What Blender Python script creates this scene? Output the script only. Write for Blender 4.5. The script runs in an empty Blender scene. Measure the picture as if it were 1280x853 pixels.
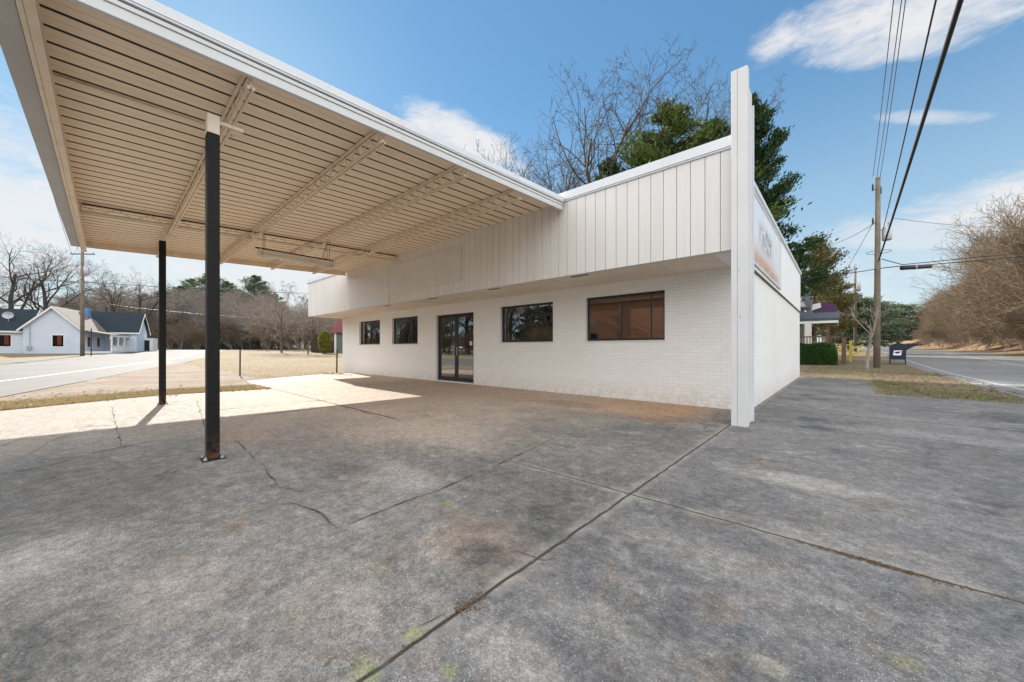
import bpy, math, random
from mathutils import Vector, Matrix
R = math.radians
rnd = random.Random(7)
SC = bpy.context.scene
COL = SC.collection

# ------------------------------------------------------------------ surveying
CAM_H = 1.1
YAW = R(42)
RGT = Vector((math.cos(YAW), math.sin(YAW), 0))
FWD = Vector((-math.sin(YAW), math.cos(YAW), 0))
def at(px, py, d):                       # a point at depth d seen in direction (px, py) of the survey picture
    p = FWD*d + RGT*((px-640)/456*d)
    return Vector((p.x, p.y, CAM_H + (436-py)/456*d))
def ss(v, a, b):
    t = min(1, max(0, (v-a)/(b-a))); return t*t*(3-2*t)
def gz(x, y):
    z = .75*ss(y, 22, 65)*ss(x, -14, -4) + .85*ss(-x, 48, 95)
    z += 3.4*ss(x, 12.3, 21)*ss(y, 40, 85) + .5*ss(x, 11.5, 14)*ss(y, 8, 30)
    z += 3.0*ss(y, 70, 200)
    z += 7.0*ss(-x-.25*y, 112, 175)
    return z
def onground(px, d, dz=0):
    p = at(px, 0, d); p.z = gz(p.x, p.y)+dz; return p

# ------------------------------------------------------------------ node materials
class NT:
    def __init__(s, name):
        s.m = bpy.data.materials.new(name); s.m.use_nodes = True
        s.t = s.m.node_tree; s.N = s.t.nodes; s.L = s.t.links
        s.b = s.N['Principled BSDF']; s.out = s.N['Material Output']
    def put(s, sock, v):
        if v is None: return
        if isinstance(v, bpy.types.NodeSocket): s.L.new(v, sock)
        else:
            if isinstance(v, (tuple, list)) and len(v) == 3 and sock.type == 'RGBA': v = (*v, 1)
            sock.default_value = v
    def pos(s): return s.N.new('ShaderNodeNewGeometry').outputs['Position']
    def obj(s): return s.N.new('ShaderNodeTexCoord').outputs['Object']
    def rand(s): return s.N.new('ShaderNodeObjectInfo').outputs['Random']
    def island(s): return s.N.new('ShaderNodeNewGeometry').outputs['Random Per Island']
    def sep(s, v):
        n = s.N.new('ShaderNodeSeparateXYZ'); s.put(n.inputs[0], v); return n.outputs
    def comb(s, x, y, z):
        n = s.N.new('ShaderNodeCombineXYZ')
        for i, v in enumerate((x, y, z)): s.put(n.inputs[i], v)
        return n.outputs[0]
    def scale(s, v, k):
        n = s.N.new('ShaderNodeVectorMath'); n.operation = 'MULTIPLY'; s.put(n.inputs[0], v); n.inputs[1].default_value = k; return n.outputs[0]
    def noise(s, v, sc, det=3, ro=.55, dist=0):
        n = s.N.new('ShaderNodeTexNoise'); s.put(n.inputs['Vector'], v)
        n.inputs['Scale'].default_value = sc; n.inputs['Detail'].default_value = det
        n.inputs['Roughness'].default_value = ro; n.inputs['Distortion'].default_value = dist
        return n.outputs['Fac']
    def voro(s, v, sc, feature='F1', out='Distance', rnd=1):
        n = s.N.new('ShaderNodeTexVoronoi'); n.feature = feature; s.put(n.inputs['Vector'], v)
        n.inputs['Scale'].default_value = sc; n.inputs['Randomness'].default_value = rnd
        return n.outputs[out]
    def mth(s, op, a, b=None, clamp=False):
        n = s.N.new('ShaderNodeMath'); n.operation = op; n.use_clamp = clamp
        s.put(n.inputs[0], a); s.put(n.inputs[1], b); return n.outputs[0]
    def map(s, v, a, b, c=0, d=1, smooth=False):
        n = s.N.new('ShaderNodeMapRange'); n.interpolation_type = 'SMOOTHSTEP' if smooth else 'LINEAR'
        s.put(n.inputs['Value'], v)
        for k, x in zip(('From Min', 'From Max', 'To Min', 'To Max'), (a, b, c, d)): s.put(n.inputs[k], x)
        return n.outputs['Result']
    def mix(s, f, a, b, mode='MIX'):
        n = s.N.new('ShaderNodeMix'); n.data_type = 'RGBA'; n.blend_type = mode
        s.put(n.inputs['Factor'], f); s.put(n.inputs['A'], a) if False else None
        ins = [i for i in n.inputs if i.type == 'RGBA']
        s.put(ins[0], a); s.put(ins[1], b)
        return [o for o in n.outputs if o.type == 'RGBA'][0]
    def bump(s, h, strength=.3, dist=.01):
        n = s.N.new('ShaderNodeBump'); n.inputs['Strength'].default_value = strength
        n.inputs['Distance'].default_value = dist; s.put(n.inputs['Height'], h)
        s.L.new(n.outputs[0], s.b.inputs['Normal'])
    def fin(s, col=None, rough=None, metal=None, spec=None):
        s.put(s.b.inputs['Base Color'], col); s.put(s.b.inputs['Roughness'], rough)
        s.put(s.b.inputs['Metallic'], metal); s.put(s.b.inputs['Specular IOR Level'], spec)
        return s.m
def band(n, v, c, w):                    # 1 inside |v-c|<w, soft edge
    d = n.mth('ABSOLUTE', n.mth('SUBTRACT', v, c))
    return n.map(d, w*.5, w*1.5, 1, 0)
M = {}
def paint(key, col, rough=.5, var=.12, sc=3, dirt=None, bump=0, metal=0):
    n = NT(key); p = n.obj()
    f = n.noise(p, sc, 5, .6)
    c = n.mix(n.map(f, .3, .75), tuple(x*(1-var) for x in col), tuple(min(.9, x*(1+var*.5)) for x in col))
    if dirt:
        g = n.noise(n.scale(p, (1, 1, .25)), sc*3, 6, .7)
        c = n.mix(n.map(g, .55, .85, 0, .6), c, dirt)
    if bump: n.bump(n.noise(p, sc*14, 3), bump, .01)
    M[key] = n.fin(c, rough, metal); return M[key]
paint('panel_white', (.84, .84, .84), .5, .05, 2)
paint('white_trim', (.63, .625, .625), .45, .06, 2, (.55, .53, .5))
paint('coping', (.66, .68, .71), .35, .06, 2, (.5, .48, .46))
paint('gutter', (.42, .42, .42), .45, .12, 1.5, (.25, .22, .2))
paint('cream_steel', (.78, .66, .51), .5, .12, 4, (.35, .2, .1))
paint('black_steel', (.006, .0055, .0055), .55, .3, 4, (.03, .018, .012))
paint('frame_black', (.018, .016, .016), .4, .2, 4)
paint('galv', (.42, .45, .48), .4, .15, 5, (.25, .24, .22), metal=.3)
paint('dark_wire', (.015, .015, .016), .95, .1)
paint('grey_wire', (.09, .09, .10), .5, .1)
paint('pole_wood', (.20, .165, .125), .9, .35, 2, (.08, .06, .05), .5)
paint('rail_wood', (.16, .10, .065), .85, .3, 4, (.06, .04, .03), .3)
paint('mail_blue', (.007, .011, .032), .35, .2, 3, (.03, .03, .05))
paint('mail_white', (.8, .82, .85), .4, .05)
paint('yellow_paint', (.48, .40, .05), .5, .1, 4, (.3, .25, .1))
paint('siding_blue', (.55, .64, .78), .7, .08, 3, (.4, .45, .5))
paint('house_white', (.78, .77, .74), .6, .08, 3)
paint('roof_dark', (.018, .03, .04), .95, .25, 6, None, .3)
paint('roof_grey', (.20, .18, .155), .9, .3, 5, (.1, .09, .08), .4)
paint('shingle', (.09, .105, .13), .9, .3, 12, (.04, .05, .06), .5)
paint('chimney_blue', (.10, .22, .42), .5, .2, 5, (.05, .08, .15))
paint('roof_red', (.16, .035, .04), .8, .2, 6)
paint('wall_green', (.13, .18, .15), .8, .15, 3)
paint('purple_cloth', (.09, .025, .10), .7, .2, 5)
paint('rust_post', (.05, .032, .024), .8, .4, 8, (.14, .06, .03), .3)
paint('dark_glass', (.010, .012, .015), .06, .2)
paint('red_curtain', (.16, .02, .015), .7, .3, 6)
paint('interior_white', (.62, .58, .52), .7, .05)
paint('interior_dark', (.16, .12, .09), .8, .2)
paint('interior_floor', (.22, .17, .12), .5, .2)
paint('tube_white', (.75, .75, .72), .3, .05)
paint('iron', (.14, .13, .12), .6, .3, 9, (.08, .06, .04), .3)
paint('splice_black', (.012, .012, .014), .5, .2)

n = NT('post_paint'); p = n.pos(); z = n.sep(p)[2]; f = n.noise(p, 14, 5, .7)
c = n.mix(n.map(f, .35, .7), (.004, .0038, .0038), (.009, .008, .0075))
c = n.mix(n.mth('MULTIPLY', n.map(z, .02, .28, 1, 0), n.map(f, .42, .58)), c, (.10, .045, .02))
c = n.mix(n.map(n.noise(n.scale(p, (1, 1, .2)), 22, 4, .7), .70, .76, 0, .4), c, (.07, .065, .06)); n.bump(f, .1, .003)
M['post_paint'] = n.fin(c, .6, None, .25)
# painted brick
def brick_mat(key):
    n = NT(key); p = n.pos(); x, y, z = n.sep(p)[:3]
    v = n.comb(n.mth('ADD', x, y), z, 0.0)
    b = n.N.new('ShaderNodeTexBrick'); n.put(b.inputs['Vector'], v)
    b.inputs['Scale'].default_value = 1; b.inputs['Brick Width'].default_value = .205
    b.inputs['Row Height'].default_value = .068; b.inputs['Mortar Size'].default_value = .006
    b.inputs['Mortar Smooth'].default_value = .6
    b.inputs['Color1'].default_value = (.83, .82, .80, 1); b.inputs['Color2'].default_value = (.79, .78, .76, 1)
    b.inputs['Mortar'].default_value = (.735, .72, .70, 1)
    big = n.noise(p, .6, 4, .6); sm = n.noise(p, 14, 4, .6)
    c = n.mix(n.map(big, .35, .8, 0, .35), b.outputs['Color'], (.66, .63, .58))
    low = n.mth('MULTIPLY', n.map(z, 0, .45, 1, 0), n.map(sm, .3, .7))
    c = n.mix(n.mth('MULTIPLY', low, .55), c, (.42, .30, .20))
    h = n.mth('ADD', n.mth('MULTIPLY', n.mth('SUBTRACT', 1.0, b.outputs['Fac']), 1.0), n.mth('MULTIPLY', sm, .35))
    n.bump(h, .55, .006)
    M[key] = n.fin(c, .6)
brick_mat('painted_brick')
n = NT('red_brick'); p = n.pos(); x, y, z = n.sep(p)[:3]
b = n.N.new('ShaderNodeTexBrick'); n.put(b.inputs['Vector'], n.comb(n.mth('ADD', x, y), z, 0.0))
b.inputs['Scale'].default_value = 1; b.inputs['Brick Width'].default_value = .22; b.inputs['Row Height'].default_value = .075
b.inputs['Mortar Size'].default_value = .01
b.inputs['Color1'].default_value = (.34, .13, .06, 1); b.inputs['Color2'].default_value = (.24, .09, .045, 1); b.inputs['Mortar'].default_value = (.32, .25, .2, 1)
M['red_brick'] = n.fin(n.mix(n.noise(p, 1.5), b.outputs['Color'], (.3, .14, .07)), .85)
# vertical siding boards: faint tone steps per board, streaks
n = NT('siding_white'); p = n.pos(); x, y, z = n.sep(p)[:3]
st = n.noise(n.scale(p, (9, 9, .5)), 1, 5, .65); g = n.noise(n.scale(p, (70, 70, 2)), 1, 2)
c = n.mix(n.island(), (.655, .63, .60), (.69, .67, .645))
c = n.mix(n.map(st, .5, .85, 0, .4), c, (.52, .48, .44))
n.bump(n.mth('ADD', g, n.mth('MULTIPLY', st, .5)), .2, .004); M['siding_white'] = n.fin(c, .55)
# soffit / deck
n = NT('deck_paint'); p = n.pos()
st = n.noise(n.scale(p, (5, .7, 1)), 1, 5, .65); ru = n.noise(n.scale(p, (3, 1.2, 1)), 2, 6, .7)
c = n.mix(n.map(st, .35, .75), (.88, .755, .59), (.82, .685, .52))
c = n.mix(n.map(ru, .62, .85, 0, .5), c, (.42, .27, .15))
M['deck_paint'] = n.fin(c, .5)
n = NT('soffit_paint'); p = n.pos()
c = n.mix(n.map(n.noise(p, 1.5, 5), .35, .75), (.74, .68, .60), (.68, .61, .52)); n.bump(n.noise(p, 60, 2), .1, .003)
M['soffit_paint'] = n.fin(c, .6)
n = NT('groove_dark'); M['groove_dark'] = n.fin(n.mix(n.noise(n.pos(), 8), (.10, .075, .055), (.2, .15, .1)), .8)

# reflective shop glass
n = NT('shop_glass')
tr = n.N.new('ShaderNodeBsdfTransparent'); tr.inputs[0].default_value = (.55, .52, .48, 1)
gl = n.N.new('ShaderNodeBsdfGlossy'); gl.inputs['Roughness'].default_value = .004; gl.inputs['Color'].default_value = (.95, .95, .95, 1)
fr = n.N.new('ShaderNodeFresnel'); fr.inputs['IOR'].default_value = 1.5
mx = n.N.new('ShaderNodeMixShader'); n.L.new(n.mth('ADD', n.mth('MULTIPLY', fr.outputs[0], 1.8), .26, True), mx.inputs[0])
n.L.new(tr.outputs[0], mx.inputs[1]); n.L.new(gl.outputs[0], mx.inputs[2]); n.L.new(mx.outputs[0], n.out.inputs[0])
wav = n.N.new('ShaderNodeBump'); wav.inputs['Strength'].default_value = .02; wav.inputs['Distance'].default_value = .02
n.L.new(n.noise(n.pos(), 1.3, 2), wav.inputs['Height']); n.L.new(wav.outputs[0], gl.inputs['Normal'])
M['shop_glass'] = n.m

# the forecourt: old concrete with exposed aggregate, stains, tooled joints
n = NT('forecourt'); p = n.pos(); x, y, z = n.sep(p)[:3]
w1 = n.noise(p, .9, 4, .6); w2 = n.noise(p, 5, 4, .6)
xw = n.mth('ADD', x, n.mth('MULTIPLY', n.mth('SUBTRACT', w2, .5), .035))
yw = n.mth('ADD', y, n.mth('MULTIPLY', n.mth('SUBTRACT', w2, .5), .035))
big = n.noise(p, .35, 5, .6, .6); med = n.noise(p, 1.4, 8, .78, .3); fine = n.noise(p, 9, 5, .7); grit = n.noise(p, 55, 3, .7)
c = n.mix(n.map(big, .36, .66, 0, 1, True), (.19, .185, .18), (.33, .318, .30))
c = n.mix(n.map(med, .50, .66, 0, .8, True), c, (.44, .42, .385))
c = n.mix(n.map(n.noise(p, .8, 8, .76, .5), .48, .34, 0, .8, True), c, (.095, .094, .094))
c = n.mix(n.map(n.noise(p, 2.3, 5, .7, 1), .54, .68, 0, .55, True), c, (.33, .25, .185))
c = n.mix(n.map(fine, .35, .7, 0, .55), n.mix(1, c, (.55, .55, .55), 'MULTIPLY'), n.mix(1, c, (1.25, 1.25, 1.25), 'MULTIPLY'))
# slab to the right of the joint: cooler
rs = n.map(xw, -1.19, -1.15); c = n.mix(n.mth('MULTIPLY', rs, .55), c, n.mix(1, c, (.93, .94, 1.01), 'MULTIPLY'))
# pale concrete at the far left, clay stained walkway along the wall
lc = n.mth('ADD', n.mth('SUBTRACT', x, n.mth('MULTIPLY', y, .30)), n.mth('MULTIPLY', n.mth('SUBTRACT', w1, .5), 1.6))
lm = n.map(lc, -5.6, -6.9, 0, 1, True)
pale = n.mix(n.map(med, .3, .7), (.27, .245, .215), (.36, .33, .295))
pale = n.mix(n.map(n.noise(p, 1.1, 5, .65), .52, .7, 0, .6), pale, (.30, .225, .165))
c = n.mix(n.mth('MULTIPLY', lm, .92), c, pale)
cl = n.mth('MULTIPLY', n.map(n.mth('ADD', y, n.mth('MULTIPLY', n.mth('SUBTRACT', med, .5), 1.5)), 5.0, 6.4, 0, 1, True), n.map(x, -1.15, -2.2, 0, 1, True))
c = n.mix(n.mth('MULTIPLY', cl, n.map(med, .3, .6, .55, .95)), c, n.mix(n.map(fine, .35, .65), (.46, .25, .12), (.58, .38, .22)))
# brown clay veil under the canopy, paled to bounce more light onto the deck
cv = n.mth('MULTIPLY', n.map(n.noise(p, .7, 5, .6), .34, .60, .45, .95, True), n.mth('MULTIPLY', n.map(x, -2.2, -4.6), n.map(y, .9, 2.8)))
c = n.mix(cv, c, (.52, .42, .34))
# particular stains, worn spots and oil marks
def Gm(px, py):
    d_ = CAM_H*456/(py-436); q_ = at(px, py, d_); return q_.x, q_.y
w3 = n.noise(p, 3.2, 6, .7, .8)
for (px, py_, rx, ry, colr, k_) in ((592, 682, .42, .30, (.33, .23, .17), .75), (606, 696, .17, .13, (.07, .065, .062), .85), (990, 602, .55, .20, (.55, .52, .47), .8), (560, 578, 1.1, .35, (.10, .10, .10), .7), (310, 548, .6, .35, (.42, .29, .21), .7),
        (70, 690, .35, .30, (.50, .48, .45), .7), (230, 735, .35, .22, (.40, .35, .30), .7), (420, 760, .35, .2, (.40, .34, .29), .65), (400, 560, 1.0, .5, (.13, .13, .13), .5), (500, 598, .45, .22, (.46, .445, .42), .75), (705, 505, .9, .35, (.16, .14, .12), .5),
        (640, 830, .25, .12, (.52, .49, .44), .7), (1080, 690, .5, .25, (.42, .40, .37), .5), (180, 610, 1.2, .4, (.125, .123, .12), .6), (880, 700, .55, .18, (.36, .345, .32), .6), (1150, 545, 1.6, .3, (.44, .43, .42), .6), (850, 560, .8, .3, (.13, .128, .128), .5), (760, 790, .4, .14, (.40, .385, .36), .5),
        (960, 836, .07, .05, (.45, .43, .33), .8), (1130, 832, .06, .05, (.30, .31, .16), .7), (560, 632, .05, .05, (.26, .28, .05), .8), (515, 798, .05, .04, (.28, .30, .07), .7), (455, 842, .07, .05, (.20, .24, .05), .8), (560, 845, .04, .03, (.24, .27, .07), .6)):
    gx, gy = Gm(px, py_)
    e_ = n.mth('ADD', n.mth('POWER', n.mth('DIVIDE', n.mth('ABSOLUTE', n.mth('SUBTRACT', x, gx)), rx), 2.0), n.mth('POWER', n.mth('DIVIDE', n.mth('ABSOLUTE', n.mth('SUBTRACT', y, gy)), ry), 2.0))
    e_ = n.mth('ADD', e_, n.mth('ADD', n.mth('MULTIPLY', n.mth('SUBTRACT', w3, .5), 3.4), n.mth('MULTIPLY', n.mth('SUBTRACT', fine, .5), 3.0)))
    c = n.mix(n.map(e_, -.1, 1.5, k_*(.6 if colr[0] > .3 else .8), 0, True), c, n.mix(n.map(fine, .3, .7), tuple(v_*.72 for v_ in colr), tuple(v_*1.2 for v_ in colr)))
gr2 = n.noise(p, 34, 7, .85); gr3 = n.noise(p, 11, 6, .8, .5)
c = n.mix(n.map(gr2, .30, .70), n.mix(1, c, (.50, .50, .50), 'MULTIPLY'), n.mix(1, c, (1.5, 1.49, 1.47), 'MULTIPLY'))
c = n.mix(n.map(gr3, .35, .65), n.mix(1, c, (.70, .70, .71), 'MULTIPLY'), n.mix(1, c, (1.1, 1.09, 1.075), 'MULTIPLY'))
gr4 = n.noise(p, 120, 4, .8); c = n.mix(n.map(gr4, .32, .68), n.mix(1, c, (.62, .62, .62), 'MULTIPLY'), n.mix(1, c, (1.32, 1.32, 1.31), 'MULTIPLY'))
# aggregate: pale and dark stones
pw = n.mix(.02, p, n.N.new('ShaderNodeTexNoise').outputs['Color']); v1 = n.voro(pw, 118); v2 = n.voro(pw, 118, 'F1', 'Color'); pk = n.sep(v2)[0]
ag = n.mth('MULTIPLY', n.map(v1, .18, .42, 1, 0), n.map(n.noise(p, .8, 4), .38, .55))
ag = n.mth('MULTIPLY', ag, n.mth('SUBTRACT', 1.0, n.mth('MULTIPLY', lm, .9)))
c = n.mix(n.mth('MULTIPLY', ag, n.mth('MULTIPLY', n.map(pk, .62, .95, 0, .85), n.map(grit, .3, .6))), c, (.64, .63, .61))
c = n.mix(n.mth('MULTIPLY', ag, n.map(pk, .45, .2, 0, .6)), c, (.10, .10, .10))
# moss touches
ms = n.mth('MULTIPLY', n.map(n.noise(p, 2.6, 3, .5), .70, .78), n.map(y, 2.2, 1.2))
c = n.mix(n.mth('MULTIPLY', ms, .6), c, (.12, .14, .03))
# joints
def AND(*a):
    r = a[0]
    for b_ in a[1:]: r = n.mth('MULTIPLY', r, b_)
    return r
halo = n.mth('MAXIMUM', band(n, xw, -1.17, .05), n.mth('MULTIPLY', band(n, yw, 2.62, .05), n.map(x, -2.4, -2.0)))
c = n.mix(n.mth('MULTIPLY', halo, n.map(w2, .35, .65, .05, .5)), c, (.38, .35, .30))
j = n.mth('MULTIPLY', band(n, xw, -1.17, .008), n.map(y, 7, 6.9))
j = n.mth('MAXIMUM', j, AND(band(n, yw, 2.62, .007), n.map(x, -2.5, -2.1)))
j = n.mth('MAXIMUM', j, AND(band(n, yw, 8.05, .016), n.map(x, -1.0, -.8)))
j = n.mth('MAXIMUM', j, AND(band(n, yw, 10.1, .02), n.map(x, -1.0, -.8)))
j = n.mth('MAXIMUM', j, AND(band(n, xw, -7.1, .02), n.map(y, 1.5, 2.0), n.map(y, 5.2, 5.1)))
j = n.mth('MAXIMUM', j, AND(band(n, yw, 3.0, .018), n.map(x, -5.0, -5.2)))
c = n.mix(n.mth('MULTIPLY', j, n.map(w2, .25, .5, .5, 1)), c, (.045, .035, .026))
h = n.mth('ADD', n.mth('MULTIPLY', n.map(v1, 0, .6, 1, 0), n.map(med, .35, .6, .05, .5)), n.mth('ADD', n.mth('MULTIPLY', grit, .9), n.mth('MULTIPLY', fine, .8)))
h = n.mth('SUBTRACT', h, n.mth('MULTIPLY', j, 1.6)); n.bump(h, .8, .008)
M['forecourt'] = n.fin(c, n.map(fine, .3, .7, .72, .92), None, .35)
n = NT('crack'); M['crack'] = n.fin(n.mix(n.map(n.noise(n.pos(), 9, 4), .4, .6), (.045, .038, .032), (.17, .14, .11)), .95)

# asphalt road
def road_mat(key, base):
    n = NT(key); p = n.pos()
    a = n.noise(p, .25, 5, .6); f = n.noise(p, 20, 4, .7)
    c = n.mix(n.map(a, .35, .68), tuple(v*.8 for v in base), tuple(v*1.2 for v in base))
    c = n.mix(n.map(f, .3, .7, 0, .5), c, tuple(v*.6 for v in base))
    cr = n.voro(n.mix(.12, n.scale(p, (1, 1, 0)), n.N.new('ShaderNodeTexNoise').outputs['Color']), .35, 'DISTANCE_TO_EDGE')
    c = n.mix(n.map(cr, .0, .02, .7, 0), c, (.05, .048, .045))
    n.bump(f, .4, .01); M[key] = n.fin(c, .85)
road_mat('asphalt', (.092, .091, .089))
road_mat('side_asphalt', (.185, .183, .18))
paint('line_white', (.38, .38, .37), .7, .2, 1.2, (.35, .34, .32))
# soil, lawn, verge
n = NT('ground_mat'); p = n.pos(); x, y, z = n.sep(p)[:3]
a = n.noise(p, .12, 5, .6); f = n.noise(p, 6, 5, .7); g = n.noise(p, .7, 4, .6)
c = n.mix(n.map(a, .35, .65), (.17, .122, .066), (.225, .17, .096))
c = n.mix(n.map(g, .52, .7, 0, .55), c, (.16, .15, .06))
c = n.mix(n.map(f, .35, .75, 0, .5), c, (.17, .125, .07))
pine = n.mth('MULTIPLY', n.map(x, 11.2, 13.0), n.map(y, 25, 55))
c = n.mix(n.mth('MULTIPLY', pine, n.map(g, .25, .5)), c, n.mix(n.map(f, .3, .7), (.30, .165, .075), (.22, .125, .06)))
wl_ = n.map(n.mth('ADD', n.mth('MULTIPLY', x, -1.0), n.mth('MULTIPLY', y, -.25)), 88, 100, 0, 1)
c = n.mix(wl_, c, n.mix(n.map(f, .3, .7), (.085, .062, .045), (.13, .10, .075)))
n.bump(f, .6, .05); M['ground_mat'] = n.fin(c, .95)
n = NT('dirt_mat'); p = n.pos(); f = n.noise(p, 7, 6, .7); g = n.noise(p, .6, 5, .65); vv = n.voro(p, 28)
c = n.mix(n.map(g, .38, .60), (.15, .10, .065), (.27, .215, .165)); c = n.mix(n.map(f, .40, .62, 0, .75), c, (.13, .085, .05)); c = n.mix(n.map(n.noise(p, 1.6, 6, .7), .52, .66, 0, .6), c, (.16, .14, .06))
c = n.mix(n.map(vv, .12, .3, .5, 0), c, (.5, .45, .4)); n.bump(n.mth('ADD', f, vv), .6, .02); M['dirt_mat'] = n.fin(c, .95)
n = NT('verge_mat'); p = n.pos(); f = n.noise(p, 11, 6, .7); g = n.noise(p, .55, 5, .65); vv = n.voro(p, 24)
c = n.mix(n.map(g, .4, .62), (.12, .092, .065), (.21, .16, .105)); c = n.mix(n.map(f, .4, .72, 0, .7), c, (.06, .046, .033))
c = n.mix(n.map(n.noise(p, .9, 3), .52, .64, 0, .6), c, (.09, .12, .03))
c = n.mix(n.map(vv, .1, .28, .5, 0), c, (.30, .23, .17)); n.bump(n.mth('ADD', f, vv), .7, .03); M['verge_mat'] = n.fin(c, .95)
# plants
def leaf_mat(key, a, b, trans=.25):
    n = NT(key); r = n.island(); o = n.rand()
    c = n.mix(r, a, b); c = n.mix(n.mth('MULTIPLY', o, .3), c, tuple(v*.6 for v in a))
    n.fin(c, .6, None, .3)
    t = n.N.new('ShaderNodeBsdfTranslucent'); n.put(t.inputs[0], c)
    m = n.N.new('ShaderNodeMixShader'); m.inputs[0].default_value = trans
    n.L.new(n.b.outputs[0], m.inputs[1]); n.L.new(t.outputs[0], m.inputs[2]); n.L.new(m.outputs[0], n.out.inputs[0])
    M[key] = n.m
leaf_mat('leaf_dark', (.022, .055, .018), (.05, .10, .03))
leaf_mat('leaf_yellowish', (.06, .10, .022), (.13, .16, .035))
leaf_mat('leaf_olive', (.10, .095, .03), (.20, .17, .06))
leaf_mat('leaf_pine', (.10, .135, .08), (.17, .21, .13), .4)  # needle colour greyed and lightened in place of distance haze
leaf_mat('leaf_hedge', (.02, .055, .012), (.05, .11, .025))
leaf_mat('leaf_shrub', (.16, .17, .025), (.28, .25, .04))
leaf_mat('blade_dry', (.42, .33, .185), (.29, .215, .11), .4)
leaf_mat('blade_green', (.10, .15, .03), (.17, .19, .05), .2)
leaf_mat('litter', (.17, .10, .055), (.10, .065, .042), .1)
def bark_mat(key, a, b):
    n = NT(key); p = n.obj()
    c = n.mix(n.map(n.noise(n.scale(p, (1, 1, .3)), 5, 4, .6), .3, .7), a, b); c = n.mix(n.mth('MULTIPLY', n.rand(), .45), c, tuple(v*.7 for v in b))
    M[key] = n.fin(c, .9)
bark_mat('bark_grey', (.085, .072, .06), (.15, .13, .11))
bark_mat('bark_dark', (.04, .035, .03), (.09, .075, .062))
bark_mat('twig_brown', (.125, .086, .052), (.235, .175, .112))
bark_mat('twig_grey', (.22, .18, .155), (.30, .255, .22))
bark_mat('bark_pale', (.26, .22, .18), (.36, .31, .26))

# ------------------------------------------------------------------ mesh building
class MB:
    def __init__(s): s.v = []; s.f = []
    def quad(s, *p):
        i = len(s.v); s.v += [tuple(q) for q in p]; s.f.append(tuple(range(i, i+len(p))))
    def box(s, x0, x1, y0, y1, z0, z1):
        s.hexa([(x0, y0, z0), (x1, y0, z0), (x1, y1, z0), (x0, y1, z0), (x0, y0, z1), (x1, y0, z1), (x1, y1, z1), (x0, y1, z1)])
    def hexa(s, p):
        i = len(s.v); s.v += [tuple(q) for q in p]
        for f in ((3, 2, 1, 0), (4, 5, 6, 7), (0, 1, 5, 4), (1, 2, 6, 5), (2, 3, 7, 6), (3, 0, 4, 7)): s.f.append(tuple(i+k for k in f))
    def obox(s, o, ex, ey, ez):          # corner o and three edge vectors
        o, ex, ey, ez = map(Vector, (o, ex, ey, ez))
        s.hexa([o, o+ex, o+ex+ey, o+ey, o+ez, o+ex+ez, o+ex+ey+ez, o+ey+ez])
    def bar(s, a, b, w, h=None):
        a, b = Vector(a), Vector(b); d = (b-a).normalized(); h = h or w
        sd = d.cross(Vector((0, 0, 1)))
        if sd.length < .01: sd = Vector((1, 0, 0))
        sd.normalize(); up = sd.cross(d)
        s.obox(a-sd*w/2-up*h/2, b-a, sd*w, up*h)
    def tube(s, pts, rad, n=6, cap=True):
        pts = [Vector(q) for q in pts]; k = len(pts)
        if not isinstance(rad, (list, tuple)): rad = [rad]*k
        i0 = len(s.v); u = None
        for j in range(k):
            d = (pts[min(j+1, k-1)]-pts[max(j-1, 0)]).normalized()
            if u is None: u = d.orthogonal().normalized()
            u = (u-d*u.dot(d))
            u = u.normalized() if u.length > 1e-5 else d.orthogonal().normalized()
            w = d.cross(u)
            for a in range(n):
                t = 2*math.pi*a/n; q = pts[j]+(u*math.cos(t)+w*math.sin(t))*rad[j]; s.v.append((q.x, q.y, q.z))
        for j in range(k-1):
            for a in range(n):
                b = (a+1) % n; s.f.append((i0+j*n+a, i0+j*n+b, i0+(j+1)*n+b, i0+(j+1)*n+a))
        if cap:
            s.f.append(tuple(i0+a for a in reversed(range(n)))); s.f.append(tuple(i0+(k-1)*n+a for a in range(n)))
    def lathe(s, c, prof, n=16):         # prof: (radius, z) pairs
        i0 = len(s.v); c = Vector(c)
        for r, z in prof:
            for a in range(n):
                t = 2*math.pi*a/n; s.v.append((c.x+r*math.cos(t), c.y+r*math.sin(t), c.z+z))
        for j in range(len(prof)-1):
            for a in range(n):
                b = (a+1) % n; s.f.append((i0+j*n+a, i0+j*n+b, i0+(j+1)*n+b, i0+(j+1)*n+a))
        s.f.append(tuple(i0+a for a in reversed(range(n)))); s.f.append(tuple(i0+(len(prof)-1)*n+a for a in range(n)))
    def prism(s, poly, ext):             # planar polygon of 3D points, extruded along ext
        ext = Vector(ext); k = len(poly); i = len(s.v)
        s.v += [tuple(q) for q in poly]; s.v += [tuple(Vector(q)+ext) for q in poly]
        s.f.append(tuple(i+a for a in reversed(range(k)))); s.f.append(tuple(i+k+a for a in range(k)))
        for a in range(k):
            b = (a+1) % k; s.f.append((i+a, i+b, i+k+b, i+k+a))
    def mesh(s, name, mat):
        me = bpy.data.meshes.new(name); me.from_pydata(s.v, [], s.f); me.update()
        if mat: me.materials.append(M[mat] if isinstance(mat, str) else mat)
        return me
    def build(s, name, mat, parent=None, smooth=False, bevel=0):
        me = s.mesh(name, mat); o = bpy.data.objects.new(name, me); COL.objects.link(o)
        if smooth:
            for q in me.polygons: q.use_smooth = True
        if bevel:
            m = o.modifiers.new('bevel', 'BEVEL'); m.width = bevel; m.segments = 2; m.limit_method = 'ANGLE'
        if parent is not None:
            put_under(o, parent)
        return o
def root_of(o):
    return o
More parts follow.
